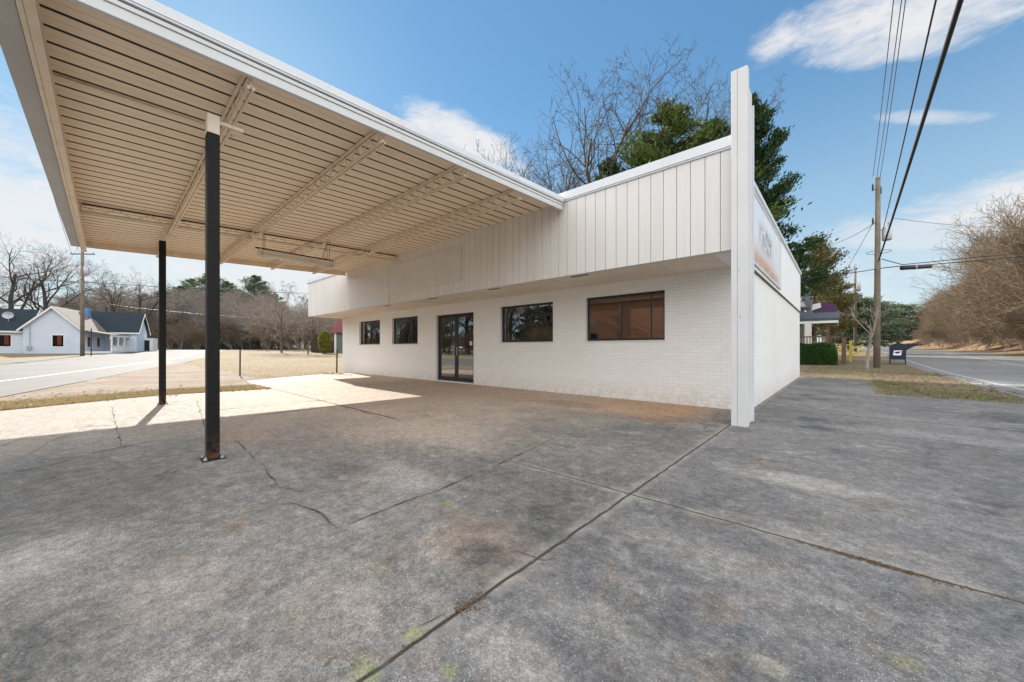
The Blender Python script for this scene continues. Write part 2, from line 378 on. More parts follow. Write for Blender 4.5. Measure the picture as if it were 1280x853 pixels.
def put_under(o, parent):
    # parts are modelled in world space: keep them there (parents carry only a location / z rotation)
    mw = world_matrix(parent); o.parent = parent; o.matrix_parent_inverse = mw.inverted()
def world_matrix(o):
    m = o.matrix_basis.copy()
    if o.parent: m = world_matrix(o.parent) @ o.matrix_parent_inverse @ m
    return m
def tag(o, label, cat, group=None):
    o['label'] = label; o['category'] = cat
    if group: o['group'] = group
    return o
def thing(name, label, cat, loc=(0, 0, 0), group=None):
    o = bpy.data.objects.new(name, None); COL.objects.link(o); o.location = loc; o.empty_display_size = .3
    return tag(o, label, cat, group)
def struct(name, mb, mat):
    o = mb.build(name, mat); o['kind'] = 'structure'; return o
def copy_tree(o, parent=None):
    c = o.copy(); COL.objects.link(c)
    if parent: c.parent = parent
    for ch in [k for k in bpy.data.objects if k.parent == o]: copy_tree(ch, c)
    return c

# ------------------------------------------------------------------ camera
cd = bpy.data.cameras.new('camera'); cam = bpy.data.objects.new('camera', cd); COL.objects.link(cam)
cam.location = (0, 0, CAM_H); cam.rotation_euler = (R(90), 0, YAW)
cd.sensor_width = 36; cd.lens = 36*456/1280; cd.shift_y = (436-426.5)/1280; cd.clip_end = 3000; cd.clip_start = .05
SC.camera = cam

# ------------------------------------------------------------------ sun and sky
SUN_EL = R(29.0); sx, sy = -.985, .16
l = math.hypot(sx, sy); sx /= l; sy /= l
sund = Vector((sx*math.cos(SUN_EL), sy*math.cos(SUN_EL), math.sin(SUN_EL)))
sl = bpy.data.lights.new('sun', 'SUN'); so = bpy.data.objects.new('sun', sl); COL.objects.link(so)
sl.energy = 2.4; sl.angle = R(.53); sl.color = (1, .93, .83)
so.rotation_euler = (-sund).to_track_quat('-Z', 'Y').to_euler(); so.location = (-40, 10, 40)
wd = bpy.data.worlds.new('World'); SC.world = wd; wd.use_nodes = True
class WT(NT):
    def __init__(s): s.t = wd.node_tree; s.N = s.t.nodes; s.L = s.t.links
w = WT(); bg = w.N['Background']
sky = w.N.new('ShaderNodeTexSky'); sky.sky_type = 'NISHITA'; sky.sun_disc = False
sky.sun_elevation = SUN_EL; sky.sun_rotation = math.atan2(sx, sy); sky.air_density = 1.0; sky.dust_density = .15; sky.ozone_density = 1.6
dirv = w.N.new('ShaderNodeTexCoord').outputs['Generated']
dx, dy, dz = w.sep(dirv)[:3]
fwd_ = w.mth('ADD', w.mth('MULTIPLY', dx, FWD.x), w.mth('MULTIPLY', dy, FWD.y)); rgt_ = w.mth('ADD', w.mth('MULTIPLY', dx, RGT.x), w.mth('MULTIPLY', dy, RGT.y))
az = w.mth('ARCTAN2', w.mth('MULTIPLY', rgt_, -1.0), fwd_); el = w.mth('ARCSINE', dz)
nz = w.noise(w.scale(dirv, (1, 1, 2.2)), 5.5, 6, .6, .4); nz2 = w.noise(w.scale(dirv, (1, 1, 2)), 2.2, 4, .6)
nz3 = w.noise(w.scale(dirv, (1, 1, 2.6)), 17, 6, .65, .6)
def azel(px, py):
    v = (at(px, py, 1)-Vector((0, 0, CAM_H))).normalized(); return math.atan2(-v.dot(RGT), v.dot(FWD)), math.asin(v.z)
cl = None
for (px, py, hw, hh, tilt, k) in ((1145, 14, .25, .055, -.20, 1.0), (1085, 62, .14, .028, -.30, .85), (1155, 147, .07, .014, -.39, .6), (1275, 248, .14, .055, -.05, 1.0), (1140, 290, .14, .04, 0, .6),
        (585, 182, .17, .055, -.25, 1.0), (200, 320, .75, .20, 0, .9), (30, 300, .3, .1, 0, .5), (1200, 330, .6, .10, 0, .35), (800, 380, .8, .12, 0, .5)):
    a0, e0 = azel(px, py)
    da = w.mth('SUBTRACT', az, a0); de = w.mth('SUBTRACT', el, e0)
    if px > 700: de = w.mth('ADD', de, w.mth('MULTIPLY', da, tilt))
    else: de = w.mth('ADD', de, w.mth('MULTIPLY', da, tilt))
    q = w.mth('ADD', w.mth('POWER', w.mth('DIVIDE', w.mth('ABSOLUTE', da), hw), 2.0), w.mth('POWER', w.mth('DIVIDE', w.mth('ABSOLUTE', de), hh), 2.0))
    q = w.mth('ADD', q, w.mth('ADD', w.mth('MULTIPLY', w.mth('SUBTRACT', nz, .5), 2.8), w.mth('MULTIPLY', w.mth('SUBTRACT', nz3, .5), 1.6)))
    m = w.map(q, -.05, 1.3, k, 0, True)
    cl = m if cl is None else w.mth('MAXIMUM', cl, m)
CLOUD = (2.55, 2.5, 2.48)
# soft shoulder: the brightest part of the sky near the sun is held back so that its blue survives
hs_ = w.sep(sky.outputs[0]); lum = w.mth('MAXIMUM', hs_[0], w.mth('MAXIMUM', hs_[1], hs_[2]))
kk = w.mth('DIVIDE', 1.0, w.mth('ADD', 1.0, w.mth('MULTIPLY', lum, .24)))
skyc = w.N.new('ShaderNodeVectorMath'); skyc.operation = 'SCALE'; w.put(skyc.inputs[0], w.mix(1, sky.outputs[0], (.66, .92, .96), 'MULTIPLY')); w.put(skyc.inputs['Scale'], kk)
lowair = w.map(el, .02, .62, .62, 0, True)
c = w.mix(lowair, skyc.outputs[0], (1.75, 2.2, 2.5))
c = w.mix(w.mth('MULTIPLY', cl, .9), c, CLOUD)
# added cloud, out of view overhead, behind and right: fill light for the shade
ovh_fill = w.mth('MAXIMUM', w.map(w.mth('ADD', el, w.mth('MULTIPLY', w.mth('SUBTRACT', nz2, .5), .5)), .82, 1.10, 0, 1, True),
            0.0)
c = w.mix(w.mth('MULTIPLY', ovh_fill, .95), c, w.mix(nz, (4.0, 4.0, 4.0), (7.3, 7.3, 7.3)))
beh_fill = w.mth('MULTIPLY', w.mth('MAXIMUM', w.map(w.mth('ADD', dy, w.mth('MULTIPLY', w.mth('SUBTRACT', nz2, .5), .5)), -.20, -.5, 0, 1, True), w.map(w.mth('ADD', dx, w.mth('MULTIPLY', w.mth('SUBTRACT', nz2, .5), .4)), .48, .70, 0, 1, True)), w.mth('MULTIPLY', w.map(el, .06, .2, 0, 1, True), w.map(el, .95, .75, 0, 1, True)))
c = w.mix(w.mth('MULTIPLY', beh_fill, .95), c, w.mix(nz, (4.5, 4.5, 4.5), (10.2, 10.25, 10.4)))
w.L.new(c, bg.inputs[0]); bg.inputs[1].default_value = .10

SC.view_settings.view_transform = 'Standard'; SC.view_settings.look = 'None'; SC.view_settings.gamma = 1; SC.view_settings.use_curve_mapping = False
SC.view_settings.exposure = 1.84
SC.render.engine = 'CYCLES'; SC.cycles.use_denoising = True; SC.cycles.max_bounces = 8; SC.cycles.diffuse_bounces = 5
SC.cycles.transparent_max_bounces = 12; SC.cycles.sample_clamp_indirect = 8

# ------------------------------------------------------------------ ground, roads
def axis(lo, hi, flo, fhi, fine, coarse):
    v = [lo]
    while v[-1] < hi:
        q = v[-1]; v.append(q + (fine if flo <= q < fhi else coarse))
    return v
g = MB(); xs = axis(-900, 900, -140, 60, 2.5, 40); ys = axis(-900, 900, -60, 180, 2.5, 40)
for yy in ys:
    for xx in xs: g.v.append((xx, yy, gz(xx, yy)-.006))
nx = len(xs)
for j_ in range(len(ys)-1):
    for i_ in range(nx-1): g.f.append((j_*nx+i_, j_*nx+i_+1, (j_+1)*nx+i_+1, (j_+1)*nx+i_))
struct('ground', g, 'ground_mat')
def jag(poly, step, amp, seed):
    r_ = random.Random(seed); out = []
    for a, b in zip(poly, poly[1:]+poly[:1]):
        a, b = Vector(a), Vector(b); L = (b-a).length; k = max(1, int(L/step))
        nrm = Vector((-(b-a).y, (b-a).x)).normalized()
        for i in range(k):
            q = a+(b-a)*i/k + (nrm*r_.uniform(-amp, amp) if i else Vector((0, 0)))
            out.append((q.x, q.y))
    return out
def sheet(poly, dz):
    import bmesh
    mb = MB(); i = len(mb.v)
    mb.v = [(x, y, gz(x, y)+dz) for x, y in poly]; mb.f = [tuple(range(len(poly)))]; return mb
def strip(a, b, n0, n1, dz, step=2.5, across=4):     # strip along a->b between offsets n0, n1 (to the left of the direction)
    a, b = Vector(a), Vector(b); d = (b-a); L = d.length; d.normalize(); nn = Vector((-d.y, d.x)); mb = MB(); k = max(1, int(L/step))
    for i in range(k+1):
        for j in range(across+1):
            q = a+d*L*i/k+nn*(n0+(n1-n0)*j/across); mb.v.append((q.x, q.y, gz(q.x, q.y)+dz))
    c1 = across+1
    for i in range(k):
        for j in range(across): mb.f.append((i*c1+j, (i+1)*c1+j, (i+1)*c1+j+1, i*c1+j+1))
    return mb
# highway on the left: direction t, its near edge 4.7 m from the origin
t2 = Vector((-.975, .222)).normalized(); n2 = Vector((.222, .975)).normalized()
def hw(s, off): q = t2*s+n2*off; return (q.x, q.y)
rd = strip(hw(-60, 0), hw(190, 0), 4.7, 17.0, .008)   # left of t2 is -n2
struct('road', rd, 'asphalt')
struct('road_line', strip(hw(-60, 0), hw(190, 0), 6.85, 7.0, .014, 2.5, 1), 'line_white')
struct('road_line', strip(hw(-60, 0), hw(190, 0), 15.4, 15.52, .014, 2.5, 1), 'line_white')
sr = strip((7.6, -4.0), (7.6, 200), 4.62, -3.9, .0085); struct('side_road', sr, 'side_asphalt')
struct('road_line', strip((7.6, 12), (7.6, 200), 4.06, 3.97, .0145, 2.5, 1), 'line_white')
struct('road_line', strip((7.6, 22), (7.6, 200), .12, 0, .0145, 2.5, 1), 'line_white')
q = MB()
for i in range(8): q.quad(*[(x_, y_, gz(x_, y_)+.0148) for x_, y_ in ((3.05+i*.5, 18.0), (3.55+i*.5, 18.0), (3.55+i*.5, 18.3), (3.05+i*.5, 18.3))])
struct('road_line', q, 'line_white')
# forecourt
lot = [(-11.0, -4.9), (-10.9, -1.24), (-11.8, .9), (-11.5, 2.75), (-14.8, 3.1), (-16.2, 5.6), (-16.4, 7.9), (-1.2, 7.9), (-1.2, 18.4), (.65, 17.0), (.6, 12.35), (2.65, 11.9), (3.4, 10.5), (3.55, -4.2), (3.2, -6.2)]
struct('forecourt', sheet(jag(lot, .35, .05, 3), .012), 'forecourt')
dirt = [(-11.0, -3.2), (-10.7, -1.24), (-11.6, .9), (-11.3, 2.9), (-14.6, 3.25), (-16, 5.0), (-18.5, 4.2), (-25, 4.0), (-34, 3.6), (-46, 5.6), (-45, 4.4), (-30, 1.9), (-20, -.25), (-14, -1.5), (-12.0, -2.0)]
struct('dirt_shoulder', sheet(jag(dirt, .5, .12, 5), .002), 'dirt_mat')
mbv = MB()
struct('verge', strip((1.15, 11.2), (1.15, 38), 2.45, -1.93, .004, 1.0, 8), 'verge_mat')
# cracks in the forecourt
ck = MB()
def crack(pts, wd_=.012, seed=1, z=.0165):
    r_ = random.Random(seed); P = []
    for a, b in zip(pts, pts[1:]):
        a, b = Vector(a), Vector(b); k = max(2, int((b-a).length/.09)); nn = Vector((-(b-a).y, (b-a).x)).normalized()
        for i in range(k): P.append(a+(b-a)*i/k+nn*(r_.uniform(-.006, .006)+.012*math.sin(i*.9+seed)*math.sin(i*.37+seed*2)))
    P.append(Vector(pts[-1])); Lw = [wd_*.7*(.15+1.1*abs(math.sin(len(P)*.3+i_*.41)*math.sin(i_*.23+seed)))*r_.uniform(.6, 1.4) for i_, _ in enumerate(P)]; Lw[0] = Lw[-1] = .001
    for i in range(len(P)-1):
        d = (P[i+1]-P[i]).normalized(); nn = Vector((-d.y, d.x))
        a, b, c_, d_ = P[i]-nn*Lw[i], P[i]+nn*Lw[i], P[i+1]+nn*Lw[i+1], P[i+1]-nn*Lw[i+1]
        ck.quad(*[(v_.x, v_.y, z) for v_ in (a, d_, c_, b)])
def G(px, py):
    d = CAM_H*456/(py-436); p_ = at(px, py, d); return (p_.x, p_.y)
for i, (pp, w_) in enumerate([
    ([(425, 664), (480, 640), (560, 610), (640, 575), (705, 543)], .014), ([(425, 664), (395, 640), (362, 630), (330, 640)], .01), ([(330, 640), (285, 660)], .006),
    ([(290, 548), (330, 585), (345, 610), (395, 620)], .008), ([(110, 569), (190, 553), (290, 546)], .012), ([(0, 596), (60, 585), (110, 569)], .014), ([(210, 520), (245, 516), (330, 508), (420, 500)], .016),
    ([(415, 505), (450, 515), (480, 525)], .014), ([(140, 510), (146, 540), (155, 565)], .01), ([(245, 500), (252, 520), (258, 545)], .01), ([(400, 840), (412, 828), (420, 822)], .006),
    ([(0, 560), (40, 545), (100, 535), (150, 532)], .008), ([(30, 575), (60, 555), (120, 530)], .007), ([(900, 515), (880, 540)], .008), ([(640, 690), (680, 705), (700, 700)], .004),
    ([(1020, 545), (1120, 560), (1280, 578)], .008), ([(1040, 520), (1150, 545), (1280, 560)], .01), ([(560, 770), (520, 790)], .004)]):
    crack([G(*q_) for q_ in pp], w_, i)
o = ck.build('pavement_crack', 'crack'); o['kind'] = 'structure'

# ------------------------------------------------------------------ shop building
X0, X1 = -17.5, -1.19; YF, YB = 7.46, 18.2; ZS = 2.54; ZT = 4.135
shop = thing('shop_building', 'low white painted brick shop with deep board fascia and black framed windows', 'building', (-9.3, 12, 0))
WIN = [(-4.41, -2.61, 1.275, 2.28), (-7.17, -5.34, 1.275, 2.28), (-13.03, -11.27, 1.275, 2.28), (-15.8, -13.97, 1.275, 2.28)]
DOOR = (-10.18, -8.29, .0, 2.22)
ops = WIN+[DOOR]
wl = MB(); TH = .24
xs_ = sorted({X0, X1, *[v_ for o_ in ops for v_ in o_[:2]]}); zs_ = sorted({0.0, ZS+.3, *[v_ for o_ in ops for v_ in o_[2:]]})
for i in range(len(xs_)-1):
    for k in range(len(zs_)-1):
        cx, cz = (xs_[i]+xs_[i+1])/2, (zs_[k]+zs_[k+1])/2
        if any(o_[0] < cx < o_[1] and o_[2] < cz < o_[3] for o_ in ops): continue
        a, b, c0, c1 = xs_[i], xs_[i+1], zs_[k], zs_[k+1]
        wl.quad((a, YF, c0), (b, YF, c0), (b, YF, c1), (a, YF, c1)); wl.quad((b, YF+TH, c0), (a, YF+TH, c0), (a, YF+TH, c1), (b, YF+TH, c1))
for a, b, c0, c1 in ops:
    wl.quad((a, YF, c0), (a, YF, c1), (a, YF+TH, c1), (a, YF+TH, c0)); wl.quad((b, YF, c0), (b, YF+TH, c0), (b, YF+TH, c1), (b, YF, c1))
    wl.quad((a, YF, c1), (b, YF, c1), (b, YF+TH, c1), (a, YF+TH, c1)); wl.quad((a, YF, c0), (a, YF+TH, c0), (b, YF+TH, c0), (b, YF, c0))
wl.build('front_wall', 'painted_brick', shop)
sw = MB(); sw.box(X1-.24, X1, YF+TH+.001, YB, 0, ZS); sw.build('side_wall', 'painted_brick', shop)
q = MB(); q.box(X1-.2, X1, YF, YF+TH, 0, ZS); 
q = MB(); q.box(X1-.25, X1+.02, 6.2, YB+.03, ZS, 3.98); q.build('side_panel', 'panel_white', shop, bevel=.006)
q = MB(); q.box(X1-.02, X1+.035, 6.2, YB+.04, ZS-.03, ZS); q.build('drip_flashing', 'groove_dark', shop)
q = MB(); q.box(X1-.30, X1+.06, 6.22, YB+.08, 3.98, 4.07); q.box(X1-.30, X1+.045, 6.22, YB+.06, 4.075, 4.115); q.build('side_coping', 'coping', shop, bevel=.008)
q = MB(); q.box(X0, X0+.24, YF+TH+.001, YB, 0, ZS); q.box(X0+.24, X1-.24, YB-.24, YB, 0, ZS); q.build('rear_wall', 'painted_brick', shop)
q = MB(); q.box(-17.84, -17.74, 6.18, YB, ZS, ZT-.05); q.build('end_fascia', 'siding_white', shop)
q = MB(); q.box(-17.74, X1-.26, 6.2, YB, 3.75, 3.85); q.build('roof', 'roof_grey', shop)
# fascia of vertical boards, each with a bevelled edge so that the grooves are real
fb = MB(); FY = 6.07; x_ = -17.84; bw = .203
while x_ < -1.2:
    x2 = min(x_+bw, -1.175); e = .004
    fb.hexa([(x_+e, FY+.006, ZS), (x2-e, FY+.006, ZS), (x2, FY+.03, ZS), (x_, FY+.03, ZS), (x_+e, FY+.006, ZT-.1), (x2-e, FY+.006, ZT-.1), (x2, FY+.03, ZT-.1), (x_, FY+.03, ZT-.1)])
    x_ = x2+.0035
fb.build('fascia_boards', 'siding_white', shop)
q = MB(); q.box(-17.84, -1.18, FY+.031, FY+.12, ZS+.005, ZT-.1); q.build('fascia_backing', 'siding_white', shop)
q = MB(); q.box(-17.9, -1.16, FY-.035, FY+.2, ZT-.1, ZT+.055); q.box(-17.88, -1.16, FY-.022, FY+.2, ZT-.125, ZT-.101); q.build('fascia_coping', 'coping', shop, bevel=.006)
q = MB(); q.box(-10.75, -7.2, FY-.022, FY+.004, 2.83, 3.73); q.build('blank_sign_panel', 'white_trim', shop, bevel=.004)
q = MB(); q.box(-13.6, -10.78, FY-.016, FY+.004, 2.56, 3.70); q.build('blank_sign_panel', 'white_trim', shop, bevel=.004)
sf = MB(); sf.box(-17.74, -1.2, FY+.13, YF-.002, ZS+.012, ZS+.05); sof = sf.build('soffit', 'soffit_paint', shop)
q = MB(); q.box(-17.8, -1.18, FY+.03, FY+.13, ZS-.002, ZS+.003); q.build('soffit_edge', 'white_trim', sof)
for xj in (-2.35, -4.55, -7.0, -9.4, -11.8, -14.2, -16.6):
    q = MB(); q.box(xj-.018, xj+.018, FY+.14, YF-.01, ZS+.004, ZS+.012); q.build('joint_strip', 'white_trim', sof)
for xv in (-3.85, -6.25, -8.75, -11.3):
    q = MB()
    for k in range(5): q.box(xv-.2+k*.08, xv-.2+k*.08+.06, FY+.17, FY+.27, ZS+.004, ZS+.0115)
    q.build('soffit_vent', 'groove_dark', sof)
for xl in (-4.3, -8.2):
    q = MB(); q.lathe((xl, 6.75, ZS+.002), [(.10, 0), (.11, .003), (.11, .009)], 20); q.build('downlight', 'white_trim', sof)
# windows
for wi, (a, b, c0, c1) in enumerate(WIN):
    fr = MB(); y0, y1 = YF+.085, YF+.15; t = .05
    fr.box(a, a+t, y0, y1, c0, c1); fr.box(b-t, b, y0, y1, c0, c1); fr.box(a+t, b-t, y0, y1, c1-t, c1); fr.box(a+t, b-t, y0, y1, c0, c0+t)
    f = fr.build('window', 'frame_black', shop)
    q = MB(); mx_ = a+(b-a)*(.83 if wi == 0 else .7); q.box(mx_-.014, mx_+.014, y0+.02, y1-.02, c0+t, c1-t); q.build('mullion', 'frame_black', f)
    q = MB(); q.box(a+t, b-t, y0+.028, y0+.034, c0+t, c1-t); q.build('pane', 'shop_glass', f)
    q = MB(); q.box(a-.015, b+.015, YF-.012, YF+.09, c0-.03, c0+.001); q.build('sill', 'white_trim', f)
# entrance doors
a, b, c0, c1 = DOOR; y0, y1 = YF+.09, YF+.16
q = MB(); q.box(a, a+.05, y0, y1, .02, c1); q.box(b-.05, b, y0, y1, .02, c1); q.box(a+.05, b-.05, y0, y1, c1-.05, c1); q.build('door_frame', 'frame_black', shop)
q = MB(); q.box(a-.02, b+.02, YF-.05, YF+.2, .012, .045); q.build('door_step', 'white_trim', shop)
mid = (a+b)/2
for (l0, l1, hx) in ((a+.052, mid-.004, mid-.09), (mid+.004, b-.052, mid+.09)):
    st = .07; d = MB(); ya, yb = y0+.01, y1-.012; za, zb = .05, c1-.054
    d.box(l0, l0+st, ya, yb, za, zb); d.box(l1-st, l1, ya, yb, za, zb); d.box(l0+st, l1-st, ya, yb, zb-.06, zb); d.box(l0+st, l1-st, ya, yb, za, za+.13)
    d.box(l0+st, l1-st, ya+.01, yb-.01, 1.075, 1.105)
    do = d.build('door', 'frame_black', shop)
    for (z0_, z1_) in ((za+.13, 1.075), (1.105, zb-.06)):
        q = MB(); q.box(l0+st, l1-st, ya+.02, ya+.026, z0_, z1_); q.build('pane', 'shop_glass', do)
    q = MB(); q.tube([(hx, ya-.005, .88), (hx, ya-.05, .9), (hx, ya-.05, 1.14), (hx, ya-.005, 1.16)], .011, 8); q.build('handle', 'galv', do)
q = MB(); q.box(mid+.14, mid+.30, y0+.016, y0+.0195, 1.115, 1.16); q.build('door_notice', 'mail_white', shop)
q = MB(); q.box(b-.3, b-.18, y0+.016, y0+.0195, 1.2, 1.33); q.build('door_notice', 'interior_white', shop)
# the room behind
q = MB(); q.box(X0+.24, X1-.24, YF+TH+.002, YB-.24, .0, .03); q.build('shop_floor', 'interior_floor', shop)
q = MB(); q.box(X0+.24, X1-.24, YF+TH+.002, YB-.24, 2.6, 2.66); q.build('room_ceiling', 'interior_dark', shop)
q = MB(); q.box(X0+.24, X1-.24, 12.5, 12.6, .03, 2.6); q.box(-7.9, -7.8, 8.6, 12.5, .03, 2.6); q.build('room_partition', 'interior_dark', shop)
q = MB(); q.box(-11.15, -10.75, 8.7, 9.1, .03, 2.6); q.build('room_column', 'interior_white', shop)

# pylon at the corner
py = thing('corner_pylon', 'tall narrow white sign fin standing at the right front corner of the shop', 'pylon', (-1.05, 6, 0))
for xa, xb in ((-1.155, -1.080), (-1.0775, -.955)): q = MB(); q.box(xa, xb, 5.93, 6.06, 0, 5.03); q.build('front_board', 'white_trim', py, bevel=.004)
q = MB(); q.box(-1.13, -.975, 6.062, 6.4, 0.02, 4.86); q.build('fin', 'white_trim', py, bevel=.006)
q = MB(); q.box(-1.14, -.952, 6.4, 6.44, 0.02, 4.7); q.build('edge_trim', 'coping', py)
for bx, bz in ((-1.06, 2.2), (-1.04, 1.55)): q = MB(); q.tube([(bx, 5.925, bz), (bx, 5.93, bz)], .012, 8); q.build('bolt', 'galv', py)

# faded picture sign
n = NT('faded_print'); p = n.pos(); x, y, z = n.sep(p)[:3]
a1 = n.noise(n.scale(p, (1, 1.2, .8)), 1.5, 6, .65, 1.2); a2 = n.noise(p, 4.5, 6, .7, .6)
c = n.mix(n.map(a1, .35, .65), (.62, .70, .78), (.78, .77, .76))
lo = n.mth('MULTIPLY', n.map(z, 3.25, 2.75, 0, 1, True), n.map(y, 11.4, 9.6)); c = n.mix(n.mth('MULTIPLY', lo, n.map(a1, .3, .6, .3, 1)), c, (.62, .42, .30))
lo2 = n.mth('MULTIPLY', n.map(z, 2.98, 2.75, 0, 1, True), n.mth('MULTIPLY', n.map(n.noise(p, 9, 6, .75, 2.0), .42, .62), n.map(y, 11.6, 11.0))); c = n.mix(lo2, c, (.36, .12, .045))
bl = n.mth('MULTIPLY', n.mth('MULTIPLY', band(n, y, 9.2, .8), band(n, z, 3.3, .22)), n.map(a2, .42, .55)); c = n.mix(bl, c, (.20, .14, .17))
M['faded_print'] = n.fin(c, .35)
sg = thing('wall_sign', 'faded picture banner sign on the upper side wall of the shop', 'sign', (X1, 9.5, 3.2))
q = MB(); q.box(X1+.022, X1+.045, 7.4, 11.6, 2.66, 3.86); q.build('print', 'faded_print', sg)
q = MB()
for (ya, yb, za, zb) in ((7.36, 11.64, 2.62, 2.66), (7.36, 11.64, 3.86, 3.9), (7.36, 7.4, 2.66, 3.86), (11.6, 11.64, 2.66, 3.86)): q.box(X1+.021, X1+.055, ya, yb, za, zb)
q.build('sign_frame', 'white_trim', sg)

# ------------------------------------------------------------------ canopy
cn = thing('canopy', 'wide flat metal canopy with ribbed underside and open trusses over the forecourt', 'canopy', (-9, 2.8, 0))
CX0, CX1 = -13.84, -4.12; CY0, CY1 = -.40, 6.065
def ez(y): return 3.62 + (3.865-3.62)*(y-CY0)/(CY1-CY0)
def cz(y): return ez(y)+.14
dk = MB(); prof = []; x_ = CX0; pitch = .25
while x_ < CX1-.01:
    prof += [(x_, 0), (x_+.105, 0), (x_+.108, .004), (x_+.112, .004), (x_+.115, 0), (x_+.213, 0), (x_+.217, .052), (x_+.246, .052)]; x_ += pitch
prof.append((CX1, 0))
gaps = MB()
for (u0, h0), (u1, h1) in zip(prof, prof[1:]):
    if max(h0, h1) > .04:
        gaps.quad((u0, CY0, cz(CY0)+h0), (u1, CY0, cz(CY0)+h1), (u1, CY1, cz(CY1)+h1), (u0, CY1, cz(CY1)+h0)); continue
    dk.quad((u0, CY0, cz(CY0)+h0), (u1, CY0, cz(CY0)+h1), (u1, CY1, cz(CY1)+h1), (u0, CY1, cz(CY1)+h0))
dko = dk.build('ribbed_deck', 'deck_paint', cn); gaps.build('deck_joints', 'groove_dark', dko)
q = MB(); q.hexa([(CX0, CY0, cz(CY0)+.056), (CX1, CY0, cz(CY0)+.056), (CX1, CY1, cz(CY1)+.056), (CX0, CY1, cz(CY1)+.056), (CX0, CY0, cz(CY0)+.07), (CX1, CY0, cz(CY0)+.07), (CX1, CY1, cz(CY1)+.07), (CX0, CY1, cz(CY1)+.07)])
q.build('roof_sheet', 'galv', cn)
def edge(xa, xb, z0, z1, mat, name, ya=CY0-.15, yb=CY1-.045):
    q = MB(); q.hexa([(xa, ya, ez(ya)+z0), (xb, ya, ez(ya)+z0), (xb, yb, ez(yb)+z0), (xa, yb, ez(yb)+z0), (xa, ya, ez(ya)+z1), (xb, ya, ez(ya)+z1), (xb, yb, ez(yb)+z1), (xa, yb, ez(yb)+z1)])
    return q.build(name, mat, cn, bevel=.004)
edge(CX1+.001, CX1+.05, -.03, .055, 'white_trim', 'edge_fascia')
edge(CX1+.001, CX1+.062, .058, .095, 'white_trim', 'edge_fascia')
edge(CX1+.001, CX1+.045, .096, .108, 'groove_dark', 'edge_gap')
edge(CX1-.1, CX1+.075, .109, .22, 'coping', 'edge_flashing')
edge(CX1-.1, CX1+.083, .128, .137, 'coping', 'edge_flashing')
edge(CX0-.05, CX0-.001, -.02, .26, 'cream_steel', 'edge_fascia', CY0-.02)
# outer edge: channel and gutter
def yb_(ya, yb2, z0, z1, mat, name, xa=CX0-.05, xb=CX1+.05):
    q = MB(); q.box(xa, xb, ya, yb2, ez(CY0)+z0, ez(CY0)+z1); return q.build(name, mat, cn, bevel=.005)
yb_(CY0-.02, CY0+.01, -.13, .27, 'cream_steel', 'edge_channel'); yb_(CY0+.011, CY0+.07, -.13, -.115, 'cream_steel', 'edge_channel'); yb_(CY0+.011, CY0+.07, -.02, -.004, 'cream_steel', 'edge_channel')
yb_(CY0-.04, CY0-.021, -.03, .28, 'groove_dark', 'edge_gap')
yb_(CY0-.19, CY0-.041, -.015, .2, 'gutter', 'gutter', CX0-.1, CX1+.09)
# trusses
def truss(a, b, depth, name, nb):
    a, b = Vector(a), Vector(b); q = MB()
    for s_ in (-.02, .02):
        off = Vector((0, s_, 0)) if abs((b-a).x) > abs((b-a).y) else Vector((s_, 0, 0))
        q.bar(a+off, b+off, .022, .026); q.bar(a+off+Vector((0, 0, -depth)), b+off+Vector((0, 0, -depth)), .022, .026)
    o_ = q.build(name, 'cream_steel', cn); w_ = MB(); k = nb
    for i in range(k):
        p0 = a+(b-a)*(i/k); p1 = a+(b-a)*((i+.5)/k); p2 = a+(b-a)*((i+1)/k); dn = Vector((0, 0, -depth))
        w_.tube([p0, p1+dn], .008, 5); w_.tube([p1+dn, p2], .008, 5)
    w_.tube([a, a+Vector((0, 0, -depth))], .012, 5); w_.tube([b, b+Vector((0, 0, -depth))], .012, 5)
    w_.build('truss_web', 'cream_steel', o_)
    return o_
TY = (.92, 2.27, 3.60, 4.86)
for ty in TY: truss((CX0+.03, ty, cz(ty)-.025), (CX1-.05, ty, cz(ty)-.025), .20, 'truss', 26)
truss((-10.3, CY0+.08, cz(CY0)-.022), (-10.3, CY1-.05, cz(CY1)-.022), .14, 'cross_brace', 14)
def tubeo(pts, r_, name, mat, par, n_=6): q = MB(); q.tube(pts, r_, n_); return q.build(name, mat, par, True)
tubeo([(-10.15, CY0+.1, cz(CY0)-.05), (-10.15, 2.0, cz(2.0)-.05), (-10.15, CY1-.1, cz(CY1)-.06)], .014, 'conduit', 'dark_wire', cn)
tubeo([(-5.62, CY0+.02, cz(CY0)-.02), (-5.62, 1.0, cz(1)-.03), (-5.62, 1.05, cz(1)-.08)], .012, 'conduit', 'cream_steel', cn)
tubeo([(-9.6, TY[2]+.03, cz(TY[2])-.01), (-7.4, TY[2]+.03, cz(TY[2])-.012)], .02, 'conduit', 'dark_wire', cn)
# posts
def post(x, y):
    q = MB(); q.box(x-.055, x+.055, y-.05, y+.05, .02, 3.21); p_ = q.build('post', 'post_paint', cn, bevel=.008)
    q = MB(); q.box(x-.0552, x+.0552, y-.0502, y+.0502, 3.212, 3.40); q.build('post_cap', 'cream_steel', p_, bevel=.006)
    q = MB(); q.box(x-.10, x+.10, y-.09, y+.09, .012, .022)
    q.build('base_plate', 'black_steel', p_)
    for bx, by in ((-.075, -.065), (.075, -.065), (-.075, .065), (.075, .065)):
        q = MB(); q.lathe((x+bx, y+by, .022), [(.016, 0), (.016, .014), (.008, .014), (.008, .03)], 6); q.build('anchor_bolt', 'galv', p_)
    q = MB(); q.box(x-.02, x+.02, y+.05, TY[0]+.03, 3.34, 3.37); q.build('bracket', 'cream_steel', p_)
post(-4.62, .70); post(-9.9, .73)
